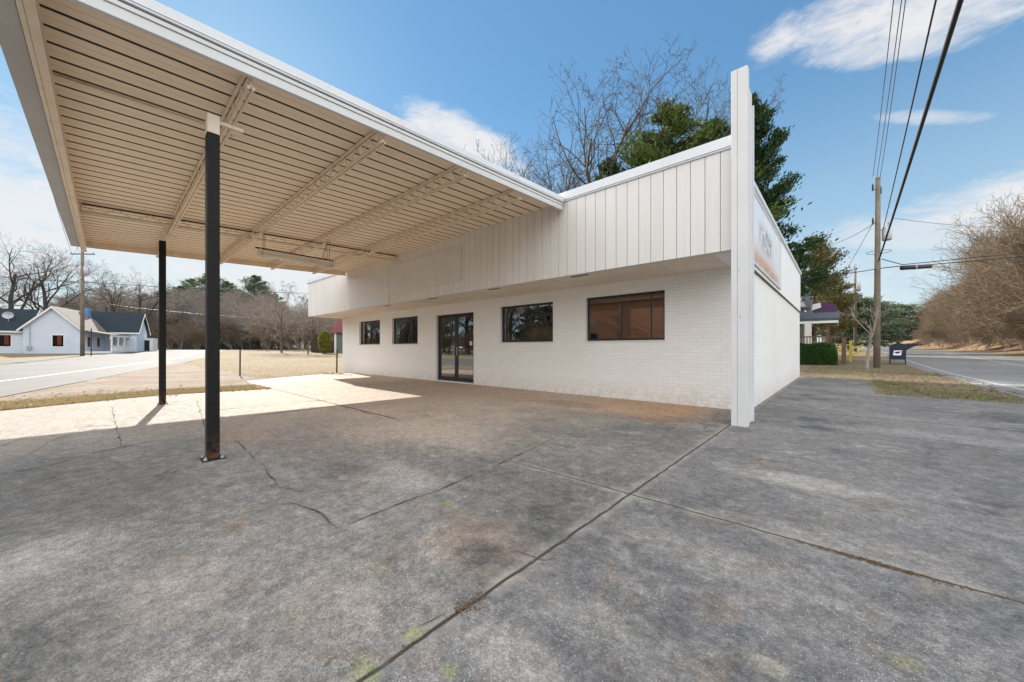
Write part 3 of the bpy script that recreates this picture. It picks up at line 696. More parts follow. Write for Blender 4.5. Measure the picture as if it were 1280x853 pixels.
# hanging strip light
lf = thing('strip_light', 'long rusty fluorescent strip light hung from the canopy trusses on rods', 'lamp', (-9.25, 2.8, 3.2))
q = MB(); q.hexa([(-9.29, 2.2, 3.13), (-9.21, 2.2, 3.13), (-9.21, 3.68, 3.13), (-9.29, 3.68, 3.13), (-9.34, 2.2, 3.22), (-9.16, 2.2, 3.22), (-9.16, 3.68, 3.22), (-9.34, 3.68, 3.22)])
q.build('housing', 'cream_steel', lf, bevel=.004)
for yc in (2.17, 3.68): q = MB(); q.box(-9.355, -9.145, yc, yc+.03, 3.08, 3.23); q.build('end_cap', 'cream_steel', lf)
for dx_ in (-.06, .06): tubeo([(-9.25+dx_, 2.21, 3.105), (-9.25+dx_, 3.67, 3.105)], .017, 'tube', 'tube_white', lf, 8)
q = MB(); q.box(-9.2, -9.17, 2.1, 3.68, 3.225, 3.25); q.build('wire_channel', 'dark_wire', lf)
for yy in (TY[1], TY[2]):
    for dx_ in (-.07, .07): tubeo([(-9.25+dx_, yy, cz(yy)-.2), (-9.25+dx_, yy, 3.22)], .006, 'hanger_rod', 'iron', lf)
tubeo([(-9.25, 3.60, 3.24), (-9.22, 3.46, 3.30), (-9.2, 3.52, 3.5), (-9.25, 3.58, 3.72)], .008, 'cable', 'dark_wire', lf)

# ------------------------------------------------------------------ forecourt items
mh = thing('valve_cover', 'small round iron valve cover set in the concrete', 'cover', (-2.46, 3.97, 0))
q = MB(); q.lathe((-2.46, 3.97, .0125), [(.12, 0), (.12, .004), (.105, .007)], 20); q.build('rim', 'iron', mh)
q = MB(); q.lathe((-2.46, 3.97, .0195), [(.095, 0), (.09, .003)], 20); q.build('lid', 'iron', mh)
lt = MB(); r_ = random.Random(4)
def leaf(mb, x, y, z, s_):
    a = r_.uniform(0, 6.28); d = Vector((math.cos(a), math.sin(a), 0)); e = Vector((-d.y, d.x, 0)); c_ = Vector((x, y, z))
    t0, t1 = r_.uniform(0, .5)*s_, r_.uniform(0, .5)*s_
    mb.quad(c_-d*s_, c_+e*s_*.45+Vector((0, 0, t0)), c_+d*s_+Vector((0, 0, t1*.3)), c_-e*s_*.45+Vector((0, 0, t1)))
for _ in range(900):
    u = r_.random()
    if u < .5: x, y = r_.gauss(.14, .16), 2.61+r_.gauss(0, .012)-.01
    elif u < .62: x, y = -1.17+r_.gauss(0, .02), r_.uniform(.6, 5.5)
    elif u < .8: x, y = r_.uniform(-17, -1.3), 7.42-abs(r_.gauss(0, .08))
    elif u < .9: x, y = -1.17+r_.gauss(0, .03), 1.02+r_.gauss(0, .05)
    else: x, y = r_.uniform(-8, 3), r_.uniform(.6, 9)
    if y > 7.45 and x < -1.15: continue
    leaf(lt, x, y, .0165, r_.uniform(.003, .010))
for _ in range(500):
    x, y = (r_.gauss(-16.3, .7), r_.gauss(6.6, .3)) if r_.random() < .4 else (r_.uniform(-14.2, -11.2), r_.uniform(-2, 3))
    if x > X0 and y > 7.4: continue
    leaf(lt, x, y, .02, r_.uniform(.02, .05))
for _ in range(1200):
    x, y = r_.uniform(.8, 3.3), r_.uniform(12.2, 24)
    leaf(lt, x, y, gz(x, y)+.02, r_.uniform(.02, .05))
o = lt.build('fallen_leaves', 'litter'); o['kind'] = 'stuff'
# grass
def blades(name, fn, count, h0, h1, mat, wid=.006):
    mb = MB()
    for _ in range(count):
        q_ = fn()
        if q_ is None: continue
        x, y = q_; z = gz(x, y); h = r_.uniform(h0, h1); a = r_.uniform(0, 6.28); w_ = wid*r_.uniform(.7, 1.5); c_, s_ = math.cos(a)*w_, math.sin(a)*w_
        lx, ly = r_.gauss(0, .4)*h, r_.gauss(0, .4)*h
        i = len(mb.v); mb.v += [(x-c_, y-s_, z), (x+c_, y+s_, z), (x+lx, y+ly, z+h)]; mb.f.append((i, i+1, i+2))
    o_ = mb.build(name, mat); o_['kind'] = 'stuff'; return o_
def left_edge():
    t = r_.random(); y = -3+t*6; xb = -11.05-.65*ss(y, -1.2, .9)+.25*ss(y, 1.2, 2.7)
    return xb-1.7*r_.random()**1.5-.01, y
def field():
    d = 12+70*r_.random()**1.6; px = r_.uniform(205, 432); p_ = at(px, 0, d)
    if p_.x > -15.8 or (p_.x > X0-.3 and p_.y > 6) or p_.y < 3.7-(p_.x+16)*.0+ (0 if p_.x > -45 else (-p_.x-45)*.2): return None
    return p_.x, p_.y
def verge():
    x, y = r_.uniform(-1, 3.05), r_.uniform(12.3, 31)
    if x < .75 and y < 17.2: return None
    return x, y
def verge_green():
    cx_, cy_, s_ = r_.choice(((.95, 14.6, .5), (1.6, 13.4, .7), (2.3, 13.0, .4), (2.8, 33.2, .8), (.6, 26, 1.2), (1.2, 16.2, .4), (.4, 22, 1)))
    x, y = r_.gauss(cx_, s_), r_.gauss(cy_, s_)
    if (x < .75 and y < 17.2) or x > 3.05 or x < -1 or y < 12.3: return None
    return x, y
blades('dry_grass', left_edge, 26000, .015, .07, 'blade_dry', .004); blades('green_grass', left_edge, 5000, .015, .06, 'blade_green', .004)
blades('dry_grass', field, 42000, .012, .045, 'blade_dry', .007); blades('dry_grass', verge, 16000, .02, .07, 'blade_dry', .005); blades('green_grass', verge_green, 5000, .02, .08, 'blade_green', .005)
# marker posts in the field
for (px, d, lab) in ((300, 14.7, 'thin rusty marker post standing alone at the field edge'), (421, 16.2, 'thin rusty marker post near the far corner of the shop')):
    p_ = onground(px, d); t = thing('marker_post', lab, 'post', p_, 'posts along the field edge')
    q = MB(); q.bar(p_, p_+Vector((.02, 0, 1.02)), .045, .045); q.build('stake', 'rust_post', t)
    q = MB(); q.lathe(p_+Vector((.02, 0, 1.02)), [(.035, 0), (.03, .02), (.01, .03)], 8); q.build('post_top', 'rust_post', t)

# ------------------------------------------------------------------ trees
def grow(rng, segs, p, d, L, r0, lev, P):
    k = max(2, P['seg'][min(lev, len(P['seg'])-1)]); pts = [p.copy()]; rad = [r0]; q = p.copy(); dd = d.copy()
    tip = r0*P.get('taper', .35)
    for i in range(k):
        wob = P['wob'][min(lev, len(P['wob'])-1)]
        dd = (dd+Vector((rng.gauss(0, wob), rng.gauss(0, wob), rng.gauss(0, wob)+P['up'][min(lev, len(P['up'])-1)]))).normalized()
        q = q+dd*(L/k); pts.append(q.copy()); rad.append(max(P['rmin'], r0+(tip-r0)*(i+1)/k))
    segs.append((lev, pts, rad))
    if lev >= P['levels']: return
    nb = P['n'][min(lev, len(P['n'])-1)]; nb = max(1, int(nb*rng.uniform(.8, 1.2)))
    s0 = P['start'][min(lev, len(P['start'])-1)]
    az0 = rng.uniform(0, 6.28)
    for i in range(nb):
        t = s0+(1-s0)*((i+rng.random())/nb); t = min(t, .999); f_ = t*k; j_ = int(f_); u = f_-j_
        base = pts[j_].lerp(pts[j_+1], u); rr = rad[j_]+(rad[j_+1]-rad[j_])*u
        ax = (pts[j_+1]-pts[j_]).normalized(); o1 = ax.orthogonal().normalized(); o2 = ax.cross(o1)
        a = az0+i*2.4+rng.uniform(-.5, .5); ang = R(rng.uniform(*P['ang'][min(lev, len(P['ang'])-1)]))
        nd = ax*math.cos(ang)+(o1*math.cos(a)+o2*math.sin(a))*math.sin(ang)
        grow(rng, segs, base, nd, L*rng.uniform(*P['ratio'][min(lev, len(P['ratio'])-1)])*(1.15-.5*t), max(P['rmin'], rr*P['rr']), lev+1, P)
def tree_meshes(seed, H, r0, P, matT, matC, trunk_lev=1, stems=1, lean=0):
    rng = random.Random(seed); segs = []
    for s_ in range(stems):
        a = rng.uniform(0, 6.28); off = Vector((math.cos(a), math.sin(a), 0))*(.25 if stems > 1 else 0)
        d = (Vector((0, 0, 1))+off*1.4*rng.uniform(.5, 1.4)+Vector((lean, 0, 0))).normalized()
        grow(rng, segs, off*rng.uniform(.3, 1.2)+Vector((0, 0, -.15)), d, H*rng.uniform(.55, .75) if stems > 1 else H*.62, r0*rng.uniform(.6, 1) if stems > 1 else r0, 0, P)
    T, C = MB(), MB()
    for lev, pts, rad in segs:
        if lev <= trunk_lev: T.tube(pts, rad, 8 if lev == 0 else 5, False)
        else: C.tube(pts, rad, 4 if lev == 2 else 3, False)
    zm = max(v_[2] for v_ in C.v)
    return T.mesh('trunk', matT), C.mesh('crown', matC), segs, zm
BARE = dict(levels=5, seg=(6, 5, 4, 3, 3, 2), wob=(.07, .16, .2, .22, .25, .25), up=(.05, .10, .08, .05, .03, .02), n=(9, 6, 5, 4, 3), start=(.3, .25, .2, .2, .2), ang=((25, 55), (25, 55), (25, 60), (25, 60), (20, 60)), ratio=((.5, .8), (.45, .75), (.45, .7), (.45, .7), (.5, .8)), rr=.6, rmin=.006)
FINE = dict(BARE, rmin=.012, n=(11, 6, 5, 4, 4), start=(.12, .2, .2, .2, .2))
bare = [tree_meshes(11+i, 20, .42, dict(BARE, rmin=.0085), 'bark_dark', 'bark_dark') for i in range(3)]
wood = [tree_meshes(31+i, 16, .17, FINE, 'bark_grey', 'twig_grey') for i in range(3)]
SCRUB = dict(levels=4, seg=(6, 5, 4, 3, 2), wob=(.08, .12, .16, .2, .2), up=(.06, .10, .06, .03, .02), n=(8, 6, 5, 4), start=(.15, .2, .2, .2), ang=((18, 45), (20, 45), (20, 50), (20, 55)), ratio=((.5, .85), (.45, .75), (.45, .75), (.5, .8)), rr=.58, rmin=.010)
scrub = [tree_meshes(51+i, 12, .10, SCRUB, 'bark_pale', 'twig_brown', 1, 4, -.12) for i in range(3)]
def place_tree(meshes, pos, height, rz, name, label, cat, group=None, sx_=1.0):
    Tm, Cm, _, zm = meshes; s_ = height/zm
    t = thing(name, label, cat, pos, group); t.rotation_euler.z = rz; t.scale = (s_*sx_, s_*sx_, s_)
    for nm, me in (('trunk', Tm), ('crown', Cm)):
        c_ = bpy.data.objects.new(nm, me); COL.objects.link(c_); c_.parent = t
    return t
def hgt(py, d, z0): return CAM_H+(436-py)/456*d-z0
# tall bare trees behind the shop
for i, (px, d, ty, v_, lab) in enumerate((
    (760, 33, 85, 0, 'tall bare tree over the shop roof, nearest the dark evergreen'), (812, 36, 78, 1, 'tall bare tree rising straight above the dark evergreen'),
    (885, 38, 66, 2, 'tallest bare tree, its branches ending just left of the white pylon'), (700, 40, 150, 1, 'shorter bare tree above the middle of the shop roof'),
    (655, 44, 175, 2, 'small bare tree above the end of the canopy edge'), (610, 48, 190, 0, 'small bare tree mostly hidden by the canopy edge'))):
    p_ = onground(px, d); place_tree(bare[v_], p_, hgt(ty, d, p_.z), i*1.7, 'bare_tree', lab, 'tree', 'bare trees behind the shop', .8)
# big bare trees behind the blue house
for i, (px, d, ty, v_, lab) in enumerate((
    (20, 66, 292, 0, 'large dark bare tree behind the dark roofed wing of the blue house'), (62, 72, 300, 2, 'large bare tree right behind the gable of the blue house'),
    (140, 70, 330, 1, 'bare tree beside the wooden pole behind the blue house'), (176, 74, 338, 0, 'bare tree behind the far end of the blue house'), (-40, 62, 300, 1, 'large bare tree past the blue house at the picture edge'))):
    p_ = onground(px, d); place_tree(bare[v_], p_, hgt(ty, d, p_.z), 2+i*2.1, 'bare_tree', lab, 'tree', 'bare trees behind the blue house', 1.05)
# conifers / evergreens: foliage sprays along drooping branches
def evergreen(seed, H, Rw, matL, nbr, per, leafl, leafw, shape, droop=-.15, z0=.12, trunk=.25, tight=.10):
    rng = random.Random(seed); T, C = MB(), MB(); T.tube([(0, 0, -.2), (.05, .03, H*.5), (0, 0, H*.97)], [trunk, trunk*.6, .03], 8, False)
    for b_ in range(nbr):
        t = z0+(1-z0)*((b_+rng.random())/nbr)**.85; z = H*t; L = Rw*shape(t)*rng.uniform(.65, 1.15); a = rng.uniform(0, 6.28)
        d = Vector((math.cos(a), math.sin(a), rng.uniform(.0, .45)+.5*t)).normalized(); pts = [Vector((0, 0, z))]
        for k in range(4): d = (d+Vector((rng.gauss(0, .12), rng.gauss(0, .12), droop+rng.gauss(0, .1)))).normalized(); pts.append(pts[-1]+d*L/4)
        T.tube(pts, [.05*(1-t)+.02, .04*(1-t)+.015, .02, .012, .006], 4, False)
        for _ in range(int(per*(.35+L/Rw))):
            u = rng.random()**.6*3.999; j_ = int(u); c_ = pts[j_].lerp(pts[j_+1], u-j_); ax = (pts[j_+1]-pts[j_]).normalized()
            sp = tight*L+.10
            c_ = c_+Vector((rng.gauss(0, sp), rng.gauss(0, sp), rng.gauss(0, sp*.45)))
            v_ = (ax+Vector((rng.gauss(0, .55), rng.gauss(0, .55), rng.gauss(.15, .4)))).normalized(); s_ = v_.cross(Vector((rng.gauss(0, 1), rng.gauss(0, 1), rng.gauss(0, 1)))).normalized()
            l_ = leafl*rng.uniform(.6, 1.4); w_ = leafw*rng.uniform(.6, 1.3)
            i = len(C.v); C.v += [tuple(c_-v_*l_*.5), tuple(c_+s_*w_), tuple(c_+v_*l_*.6), tuple(c_-s_*w_)]; C.f.append((i, i+1, i+2, i+3))
    return T.mesh('trunk', 'bark_dark'), C.mesh('crown', matL), None, H
cone = lambda t: (1-t)**.62*1.0+.04
oval = lambda t: max(.1, math.sin(math.pi*min(.98, t*.9+.1))**.7)
cedarA = evergreen(5, 16, 6.6, 'leaf_yellowish', 130, 420, .25, .05, cone, -.02, .12, .25, .055)
cedarB = evergreen(6, 17, 5.6, 'leaf_dark', 120, 480, .26, .048, cone, .02, .12, .25, .05)
oliveT = evergreen(8, 12, 3.6, 'leaf_olive', 90, 170, .22, .07, oval, -.02, .18)
darkT = evergreen(9, 8, 3.4, 'leaf_pine', 80, 150, .3, .07, oval, -.05, .1)
pineT = evergreen(12, 22, 4.2, 'leaf_pine', 60, 150, .42, .09, lambda t: max(.0, math.sin(math.pi*min(1, (t-.25)/.75)))**.8+.05, .05, .28, .3)
p_ = onground(838, 29); place_tree(cedarA, p_, hgt(142, 29, p_.z), .4, 'evergreen_tree', 'yellow green evergreen rising over the shop roof beside the bare trees', 'tree', None, 1.15)
p_ = onground(890, 33); place_tree(cedarB, p_, hgt(158, 33, p_.z), 2.4, 'evergreen_tree', 'dark evergreen partly hidden just left of the white pylon', 'tree', None, .9)
p_ = onground(938, 27); place_tree(cedarB, p_, hgt(128, 27, p_.z), .9, 'evergreen_tree', 'dark green evergreen with feathery sprays right of the white pylon', 'tree', None, .78)
p_ = onground(760, 30); place_tree(cedarB, p_, hgt(205, 30, p_.z), 1.9, 'evergreen_tree', 'low dark evergreen top peeking over the middle of the shop roof', 'tree', None, .8)
p_ = onground(1018, 40); place_tree(oliveT, p_, hgt(298, 40, p_.z), 0, 'broadleaf_tree', 'olive brown leafed tree behind the porch roof', 'tree', None, .85)
p_ = onground(1040, 46); place_tree(oliveT, p_, hgt(345, 46, p_.z), 2, 'broadleaf_tree', 'lower olive leafed tree right of the porch', 'tree', None, 1.0)
for (px, d, ty, rz_, sxx, lab) in ((1062, 50, 370, 1, 1.3, 'dark round evergreen behind the bare crape myrtle'), (1095, 62, 384, 3, 1.5, 'dark evergreen behind the main utility pole'), (1122, 80, 382, 4, 1.3, 'grey green evergreen at the far bend of the road'), (1085, 90, 378, 5, 1.6, 'far dark evergreen between the two utility poles')):
    p_ = onground(px, d); place_tree(darkT, p_, hgt(ty, d, p_.z), rz_, 'evergreen_tree', lab, 'tree', None, sxx)
# far woods behind the field
r_ = random.Random(21)
for i in range(120):
    px = r_.uniform(70, 440); d = r_.uniform(84, 130)
    p_ = onground(px, d); top = r_.uniform(352, 392) if px < 345 else r_.uniform(368, 398)
    place_tree(wood[i % 3], p_, hgt(top, d, p_.z), r_.uniform(0, 6.28), 'woodland_tree', 'grey bare tree in the far wood beyond the field', 'tree', 'bare trees of the far wood', r_.uniform(1.0, 1.5))
for i, (px, ty) in enumerate(((225, 362), (240, 353), (252, 368), (263, 347), (283, 356), (297, 366), (318, 349), (330, 364), (345, 372), (205, 366), (130, 376), (90, 372), (180, 371), (352, 384), (272, 374), (310, 376))):
    d = 118+(i*7) % 20; p_ = onground(px, d); place_tree(pineT, p_, hgt(ty-4, d, p_.z), i, 'pine_tree', 'dark green pine showing over the bare trees of the far wood', 'tree', 'pines of the far wood', 1.4)
for i in range(110):
    px = r_.uniform(150, 445); d = r_.uniform(80, 112); p_ = onground(px, d)
    place_tree(scrub[i % 3], p_, r_.uniform(3, 9), r_.uniform(0, 6.28), 'thicket_bush', 'bare grey brown bush in the thicket at the far field edge', 'bush', 'bushes at the far field edge', 1.3)
# bare tree fringe just left of the shop
for i, (px, d, ty, lab) in enumerate(((352, 62, 352, 'fine grey bare tree standing at the field edge left of the shop'), (385, 58, 372, 'spreading grey bare tree at the field edge beside the shop fascia'))):
    p_ = onground(px, d); place_tree(wood[i], p_, hgt(ty, d, p_.z), i*2+1, 'bare_tree', lab, 'tree', None, 1.3)
# wooded bank on the right of the side road
for i in range(95):
    y = 44+115*r_.random()**1.25; x = 12.6+abs(r_.gauss(0, 3.2))+(y-44)*.02
    h_ = (r_.uniform(8.0, 13.0)+(1.0 if x > 15 else 0))*(1-.45*ss(y, 60, 140))
    place_tree(scrub[i % 3], (x, y, gz(x, y)), h_, r_.uniform(-.7, .7), 'roadside_tree', 'slender brown bare tree leaning over the right roadside bank', 'tree', 'bare trees on the roadside bank', r_.uniform(.75, 1.0))
for i in range(26):
    y = 40+100*r_.random(); x = 18+r_.random()*10
    place_tree(wood[i % 3], (x, y, gz(x, y)), r_.uniform(10.5, 13.5)*(1-.45*ss(y, 60, 140)), r_.uniform(0, 6.28), 'roadside_tree', 'taller grey bare tree at the back of the right roadside bank', 'tree', 'tall bare trees behind the bank', .8)
for i in range(36):
    y = 38+75*r_.random(); x = 12.2+abs(r_.gauss(0, 1.0))
    place_tree(scrub[i % 3], (x, y, gz(x, y)), r_.uniform(2, 5), r_.uniform(0, 6.28), 'roadside_bush', 'low brown bush at the foot of the right roadside bank', 'bush', 'bushes at the foot of the bank', 1.3)
# crape myrtle on the verge
MYR = dict(levels=3, seg=(4, 5, 4, 3), wob=(.1, .14, .18, .2), up=(.02, .08, .06, .03), n=(4, 4, 3), start=(.5, .3, .3), ang=((20, 50), (25, 50), (25, 60)), ratio=((.8, 1.2), (.4, .6), (.4, .6)), rr=.7, rmin=.008)
myr = tree_meshes(77, 4, .10, MYR, 'bark_pale', 'bark_pale', 1)
p_ = onground(1083, 19.6); place_tree(myr, p_, 3.9, .8, 'crape_myrtle', 'small pruned bare tree with pale crooked limbs beside the utility pole', 'tree')
# shrubs
def shrub(name, label, cat, p_, w_, dpt, h, mat, cnt, ll, seed, boxy=False):
    rng = random.Random(seed); C = MB(); S = MB()
    for _ in range(cnt):
        if boxy:
            fx = rng.choice((0, 1, 1, 1, 2)); u, v_, s_ = rng.uniform(-1, 1), rng.uniform(-1, 1), rng.choice((-1, 1))
            q_ = Vector((u, v_, rng.uniform(0, 1))) if fx == 2 else (Vector((s_*rng.uniform(.85, 1), v_, rng.uniform(0, 1))) if fx == 0 else Vector((u, s_*rng.uniform(.8, 1), rng.uniform(0, 1))))
            if fx == 2: q_.z = rng.uniform(.86, 1.0)
            k_ = 1-.08*q_.z**6; bump_ = 1+.06*math.sin(q_.x*9+seed)+.05*math.sin(q_.y*7+q_.z*5)
            c_ = Vector((q_.x*w_/2*k_*bump_, q_.y*dpt/2*k_*bump_, q_.z*h*(1+.03*math.sin(q_.x*11))))
        else:
            v_ = Vector((rng.gauss(0, 1), rng.gauss(0, 1), rng.gauss(0, 1))).normalized()*rng.uniform(.5, 1)
            c_ = Vector((v_.x*w_/2*(1.1-.35*(v_.z+1)/2), v_.y*dpt/2, (v_.z*.5+.5)*h))
        d = Vector((rng.gauss(0, 1), rng.gauss(0, 1), rng.gauss(.5, .8))).normalized(); s2 = d.orthogonal().normalized()*ll*.35
        i = len(C.v); C.v += [tuple(c_-d*ll*.5), tuple(c_+s2), tuple(c_+d*ll*.5), tuple(c_-s2)]; C.f.append((i, i+1, i+2, i+3))
    for k in range(7):
        x, y = rng.uniform(-.4, .4)*w_, rng.uniform(-.3, .3)*dpt; S.tube([(x*.6, y*.6, 0), (x, y, h*.8)], [.03, .01], 4)
    t = thing(name, label, cat, p_)
    for nm, mb, m_ in (('foliage', C, mat), ('stem', S, 'bark_dark')):
        o_ = bpy.data.objects.new(nm, mb.mesh(nm, m_)); COL.objects.link(o_); o_.parent = t
    return t
shrub('hedge', 'clipped dense green box hedge in front of the porch', 'hedge', (-2.45, 30.5, gz(-2.45, 30.5)), 4.7, 1.5, 1.36, 'leaf_hedge', 60000, .09, 2, True)
q = MB(); q.box(-4.65, -.25, 29.95, 31.05, gz(-2.4, 30.5)-.02, gz(-2.4, 30.5)+1.22); q.build('inner_twigs', 'leaf_dark', bpy.data.objects['hedge'])
p_ = onground(406, 62); shrub('yellow_shrub', 'yellow green shrub at the field edge next to the far red roofed house', 'bush', p_, 2.4, 2.2, 4.0, 'leaf_shrub', 3500, .28, 3)
p_ = onground(1205, 33); shrub('roadside_shrub', 'small bright green shrub at the foot of the roadside bank', 'bush', (13, 50, gz(13, 50)), 3.4, 2.5, 2.2, 'leaf_yellowish', 3000, .22, 4)
# ivy on the biggest tree is left to the bark

# ------------------------------------------------------------------ utility poles and wires
def upole(label, p_, H, r0, arm=None, tr=None, lean=(0, 0), extra=True):
    t = thing('utility_pole', label, 'utility pole', p_, 'wooden utility poles'); top = p_+Vector((lean[0], lean[1], H))
    q = MB(); q.tube([p_-Vector((0, 0, .3)), p_.lerp(top, .5), top], [r0, r0*.85, r0*.68], 12); q.build('pole', 'pole_wood', t, True)
    if arm:
        z_, L, dirx = arm; q = MB(); c_ = p_+Vector((lean[0], lean[1], z_)); q.obox(c_-dirx*L/2+Vector((0, 0, -.06)), dirx*L, Vector((-dirx.y, dirx.x, 0))*.1, (0, 0, .12)); a_ = q.build('crossarm', 'pole_wood', t)
        for s_ in (-.46, .46):
            q = MB(); q.lathe(c_+dirx*L*s_+Vector((0, 0, .06)), [(.03, 0), (.05, .05), (.03, .09), (.055, .12), (.02, .17)], 8); q.build('insulator', 'galv', a_)
    if tr:
        z_, off, rr, hh = tr; c_ = p_+off+Vector((0, 0, z_))
        q = MB(); q.lathe(c_, [(rr*.9, 0), (rr, .05), (rr, hh*.9), (rr*.8, hh), (rr*.3, hh*1.03)], 18); k = q.build('transformer', 'galv', t, True)
        q = MB(); q.lathe(c_+Vector((rr*.4, 0, hh)), [(.04, 0), (.06, .08), (.04, .14), (.06, .2), (.02, .34)], 8); q.build('bushing', 'galv', k)
        q = MB(); q.bar(p_+Vector((0, 0, z_+hh*.8)), c_+Vector((0, 0, hh*.8)), .06); q.bar(p_+Vector((0, 0, z_+hh*.2)), c_+Vector((0, 0, hh*.2)), .06); q.build('bracket', 'galv', t)
    return t, top
def wire(pts, r0, label, sag=0, mat='dark_wire', group='overhead wires'):
    P = []; pts = [Vector(v_) for v_ in pts]
    for a, b in zip(pts, pts[1:]):
        k = 14
        for i in range(k+(1 if b is pts[-1] else 0)):
            u = i/k; v_ = a.lerp(b, u); v_.z -= sag*4*u*(1-u); P.append(v_)
    q = MB(); q.tube(P, r0, 5); o_ = q.build('overhead_wire', mat); tag(o_, label, 'cable', group); return o_
P1 = onground(1096, 20); P1z = hgt(222, 20, P1.z)
up1, T1 = upole('weathered utility pole with grey transformer on the right verge', P1, P1z, .15, None, (6.95, Vector((.36, .1, 0))+RGT*.05, .2, .72), (.05, .05))
for z_, s_ in ((P1z-.75, -1), (P1z-.9, 1), (P1z-2.6, -1)):
    q = MB(); c_ = P1+Vector((0, 0, z_))+RGT*.22*s_; q.lathe(c_, [(.02, 0), (.045, .05), (.03, .1), (.045, .15), (.03, .2), (.045, .25), (.015, .4)], 8); q.bar(P1+Vector((0, 0, z_+.1)), c_+Vector((0, 0, .1)), .025); q.build('insulator', 'rust_post', up1)
q = MB(); c_ = P1+Vector((0, 0, 5.9))+RGT*.1
q.tube([c_+Vector((.5*math.cos(a)*1.0, .12*math.sin(a), .45+.12*math.sin(a))) for a in [i*.55 for i in range(12)]], .012, 5); q.build('cable_loop', 'dark_wire', up1)
q = MB(); q.tube([P1+RGT*.14+Vector((0, 0, .05)), P1+RGT*.14+Vector((0, 0, 6.2))], .02, 5); q.build('riser', 'dark_wire', up1)
def along(px, py, z): # point on the sight line at height z
    v_ = at(px, py, 1)-Vector((0, 0, CAM_H)); k = (z-CAM_H)/v_.z; return Vector((v_.x*k, v_.y*k, z))
def back_wire(A, px, z, r0, label, mat='dark_wire'):
    B = along(px, 0, z); E = A+(B-A)*2.4; E.z = max(z, A.z*.97); 
    q = MB(); n_ = 40; P = []
    # parabola through A, B, E in plan distance
    tB = 1/2.4
    for i in range(n_+1):
        u = i/n_; lin = A.lerp(E, u); sg = ((A.z+(E.z-A.z)*tB)-B.z)/(tB*(1-tB)); lin.z -= sg*u*(1-u); P.append(lin)
    q.tube(P, r0, 5); tag(q.build('overhead_wire', mat), label, 'cable', 'wires from the main pole')
back_wire(P1+Vector((-.15, 0, P1z+.1)), 1117, 9.6, .011, 'thin overhead wire from the pole top, leftmost of the three thin ones', 'grey_wire')
back_wire(P1+Vector((.0, 0, P1z+.05)), 1127, 9.55, .011, 'thin overhead wire from the pole top, middle of the three thin ones', 'grey_wire')
back_wire(P1+Vector((.12, 0, P1z-.1)), 1132, 9.3, .011, 'thin overhead wire from the pole top, rightmost of the three thin ones', 'grey_wire')
back_wire(P1+RGT*.35+Vector((0, 0, 7.6)), 1170, 7.3, .016, 'medium black wire rising from the transformer overhead')
back_wire(P1+RGT*.1+Vector((0, 0, 5.85)), 1201, 5.6, .032, 'thick black cable slanting from the pole to the upper right')
# cables across the road on the right, and the splice case on them
wire([at(1102, 324, 20), at(1128, 331, 21), at(1280, 316, 24), at(1420, 300, 27)], .022, 'upper black cable crossing right from the main pole')
wire([at(1097, 336, 20), at(1125, 333, 19.8), at(1163, 331, 20), at(1280, 321, 22), at(1420, 306, 25)], .024, 'lower black cable that carries the black splice case')
wire([at(1117, 273, 21), at(1280, 282, 40), at(1420, 283, 60)], .014, 'thin wire crossing level in front of the wooded bank', .3, 'grey_wire')
wire([at(1097, 336, 20), at(1040, 343, 19.5), at(985, 352, 19)], .02, 'black cable from the main pole leading left behind the shop', .05)
wire([at(1096, 277, 20), at(1048, 303, 24), at(1000, 322, 30)], .013, 'thin drop wire from the main pole to the olive tree', .1, 'grey_wire')
wire([at(1093, 276, 20), at(1040, 366, 27)], .012, 'thin drop wire from the main pole to the porch house', .1, 'grey_wire')
wire([at(1070, 340, 45), at(1040, 337, 60)], .02, 'thin wire left of the far utility pole', .1, 'grey_wire')
sp = thing('splice_case', 'black cylindrical cable splice case hanging under the cables', 'cable box', at(1145, 334, 20))
a_, b_ = at(1126, 335.5, 19.9), at(1164, 333, 20); q = MB(); q.tube([a_, a_.lerp(b_, .03), a_.lerp(b_, .97), b_], [.06, .11, .11, .06], 12); q.build('case', 'splice_black', sp, True)
q = MB(); c_ = a_.lerp(b_, .45); dd = (b_-a_).normalized(); q.tube([c_-dd*.03, c_+dd*.03], .125, 12); q.bar(c_+Vector((0, 0, .1)), c_+Vector((0, 0, .2)), .03); q.build('clamp', 'galv', sp)
P2 = onground(1069, 46); upole('distant dark utility pole seen beyond the porch', P2, hgt(335, 46, P2.z), .17, None, (hgt(362, 46, P2.z)-.2, RGT*.42, .22, .9))
P3 = onground(103, 42); P3z = hgt(309, 42, P3.z); wd_ = (RGT*.99+FWD*.05).normalized()
up3, T3 = upole('wooden utility pole with crossarm beside the blue house', P3, P3z, .19, (P3z-.8, 2.6, wd_), (P3z-3.2, RGT*.5, .25, .9), (0, 0))
ca = P3+Vector((0, 0, P3z-.65))
for s_, lab, pxe in ((-1.2, 'thin power line from the left end of the crossarm passing over the canopy', 2), (-.35, 'thin power line from the crossarm beside the pole passing over the canopy', 14)):
    B = along(pxe, 20, 9.6); wire([ca+wd_*s_, B, B+(B-ca-wd_*s_)*.5], .014, lab, .25, 'grey_wire', 'power lines along the highway')
wire([at(-80, 339, 40), at(103, 353, 42), at(385, 367, 58), at(470, 370, 66)], .03, 'long cable crossing the sky from the left pole toward the shop', .1)
wire([at(60, 372, 42), at(103, 373, 42), at(180, 386, 50), at(330, 398, 75)], .022, 'lower cable from the left pole passing over the blue house', .15, 'grey_wire')
wire([at(97, 310, 42), at(70, 350, 44), at(40, 385, 46)], .014, 'thin service wire from the left pole to the blue house gable', .1, 'grey_wire')
sp_ = onground(114, 42); t = thing('sign_post', 'slim dark metal post beside the wooden pole and the porch', 'post', sp_)
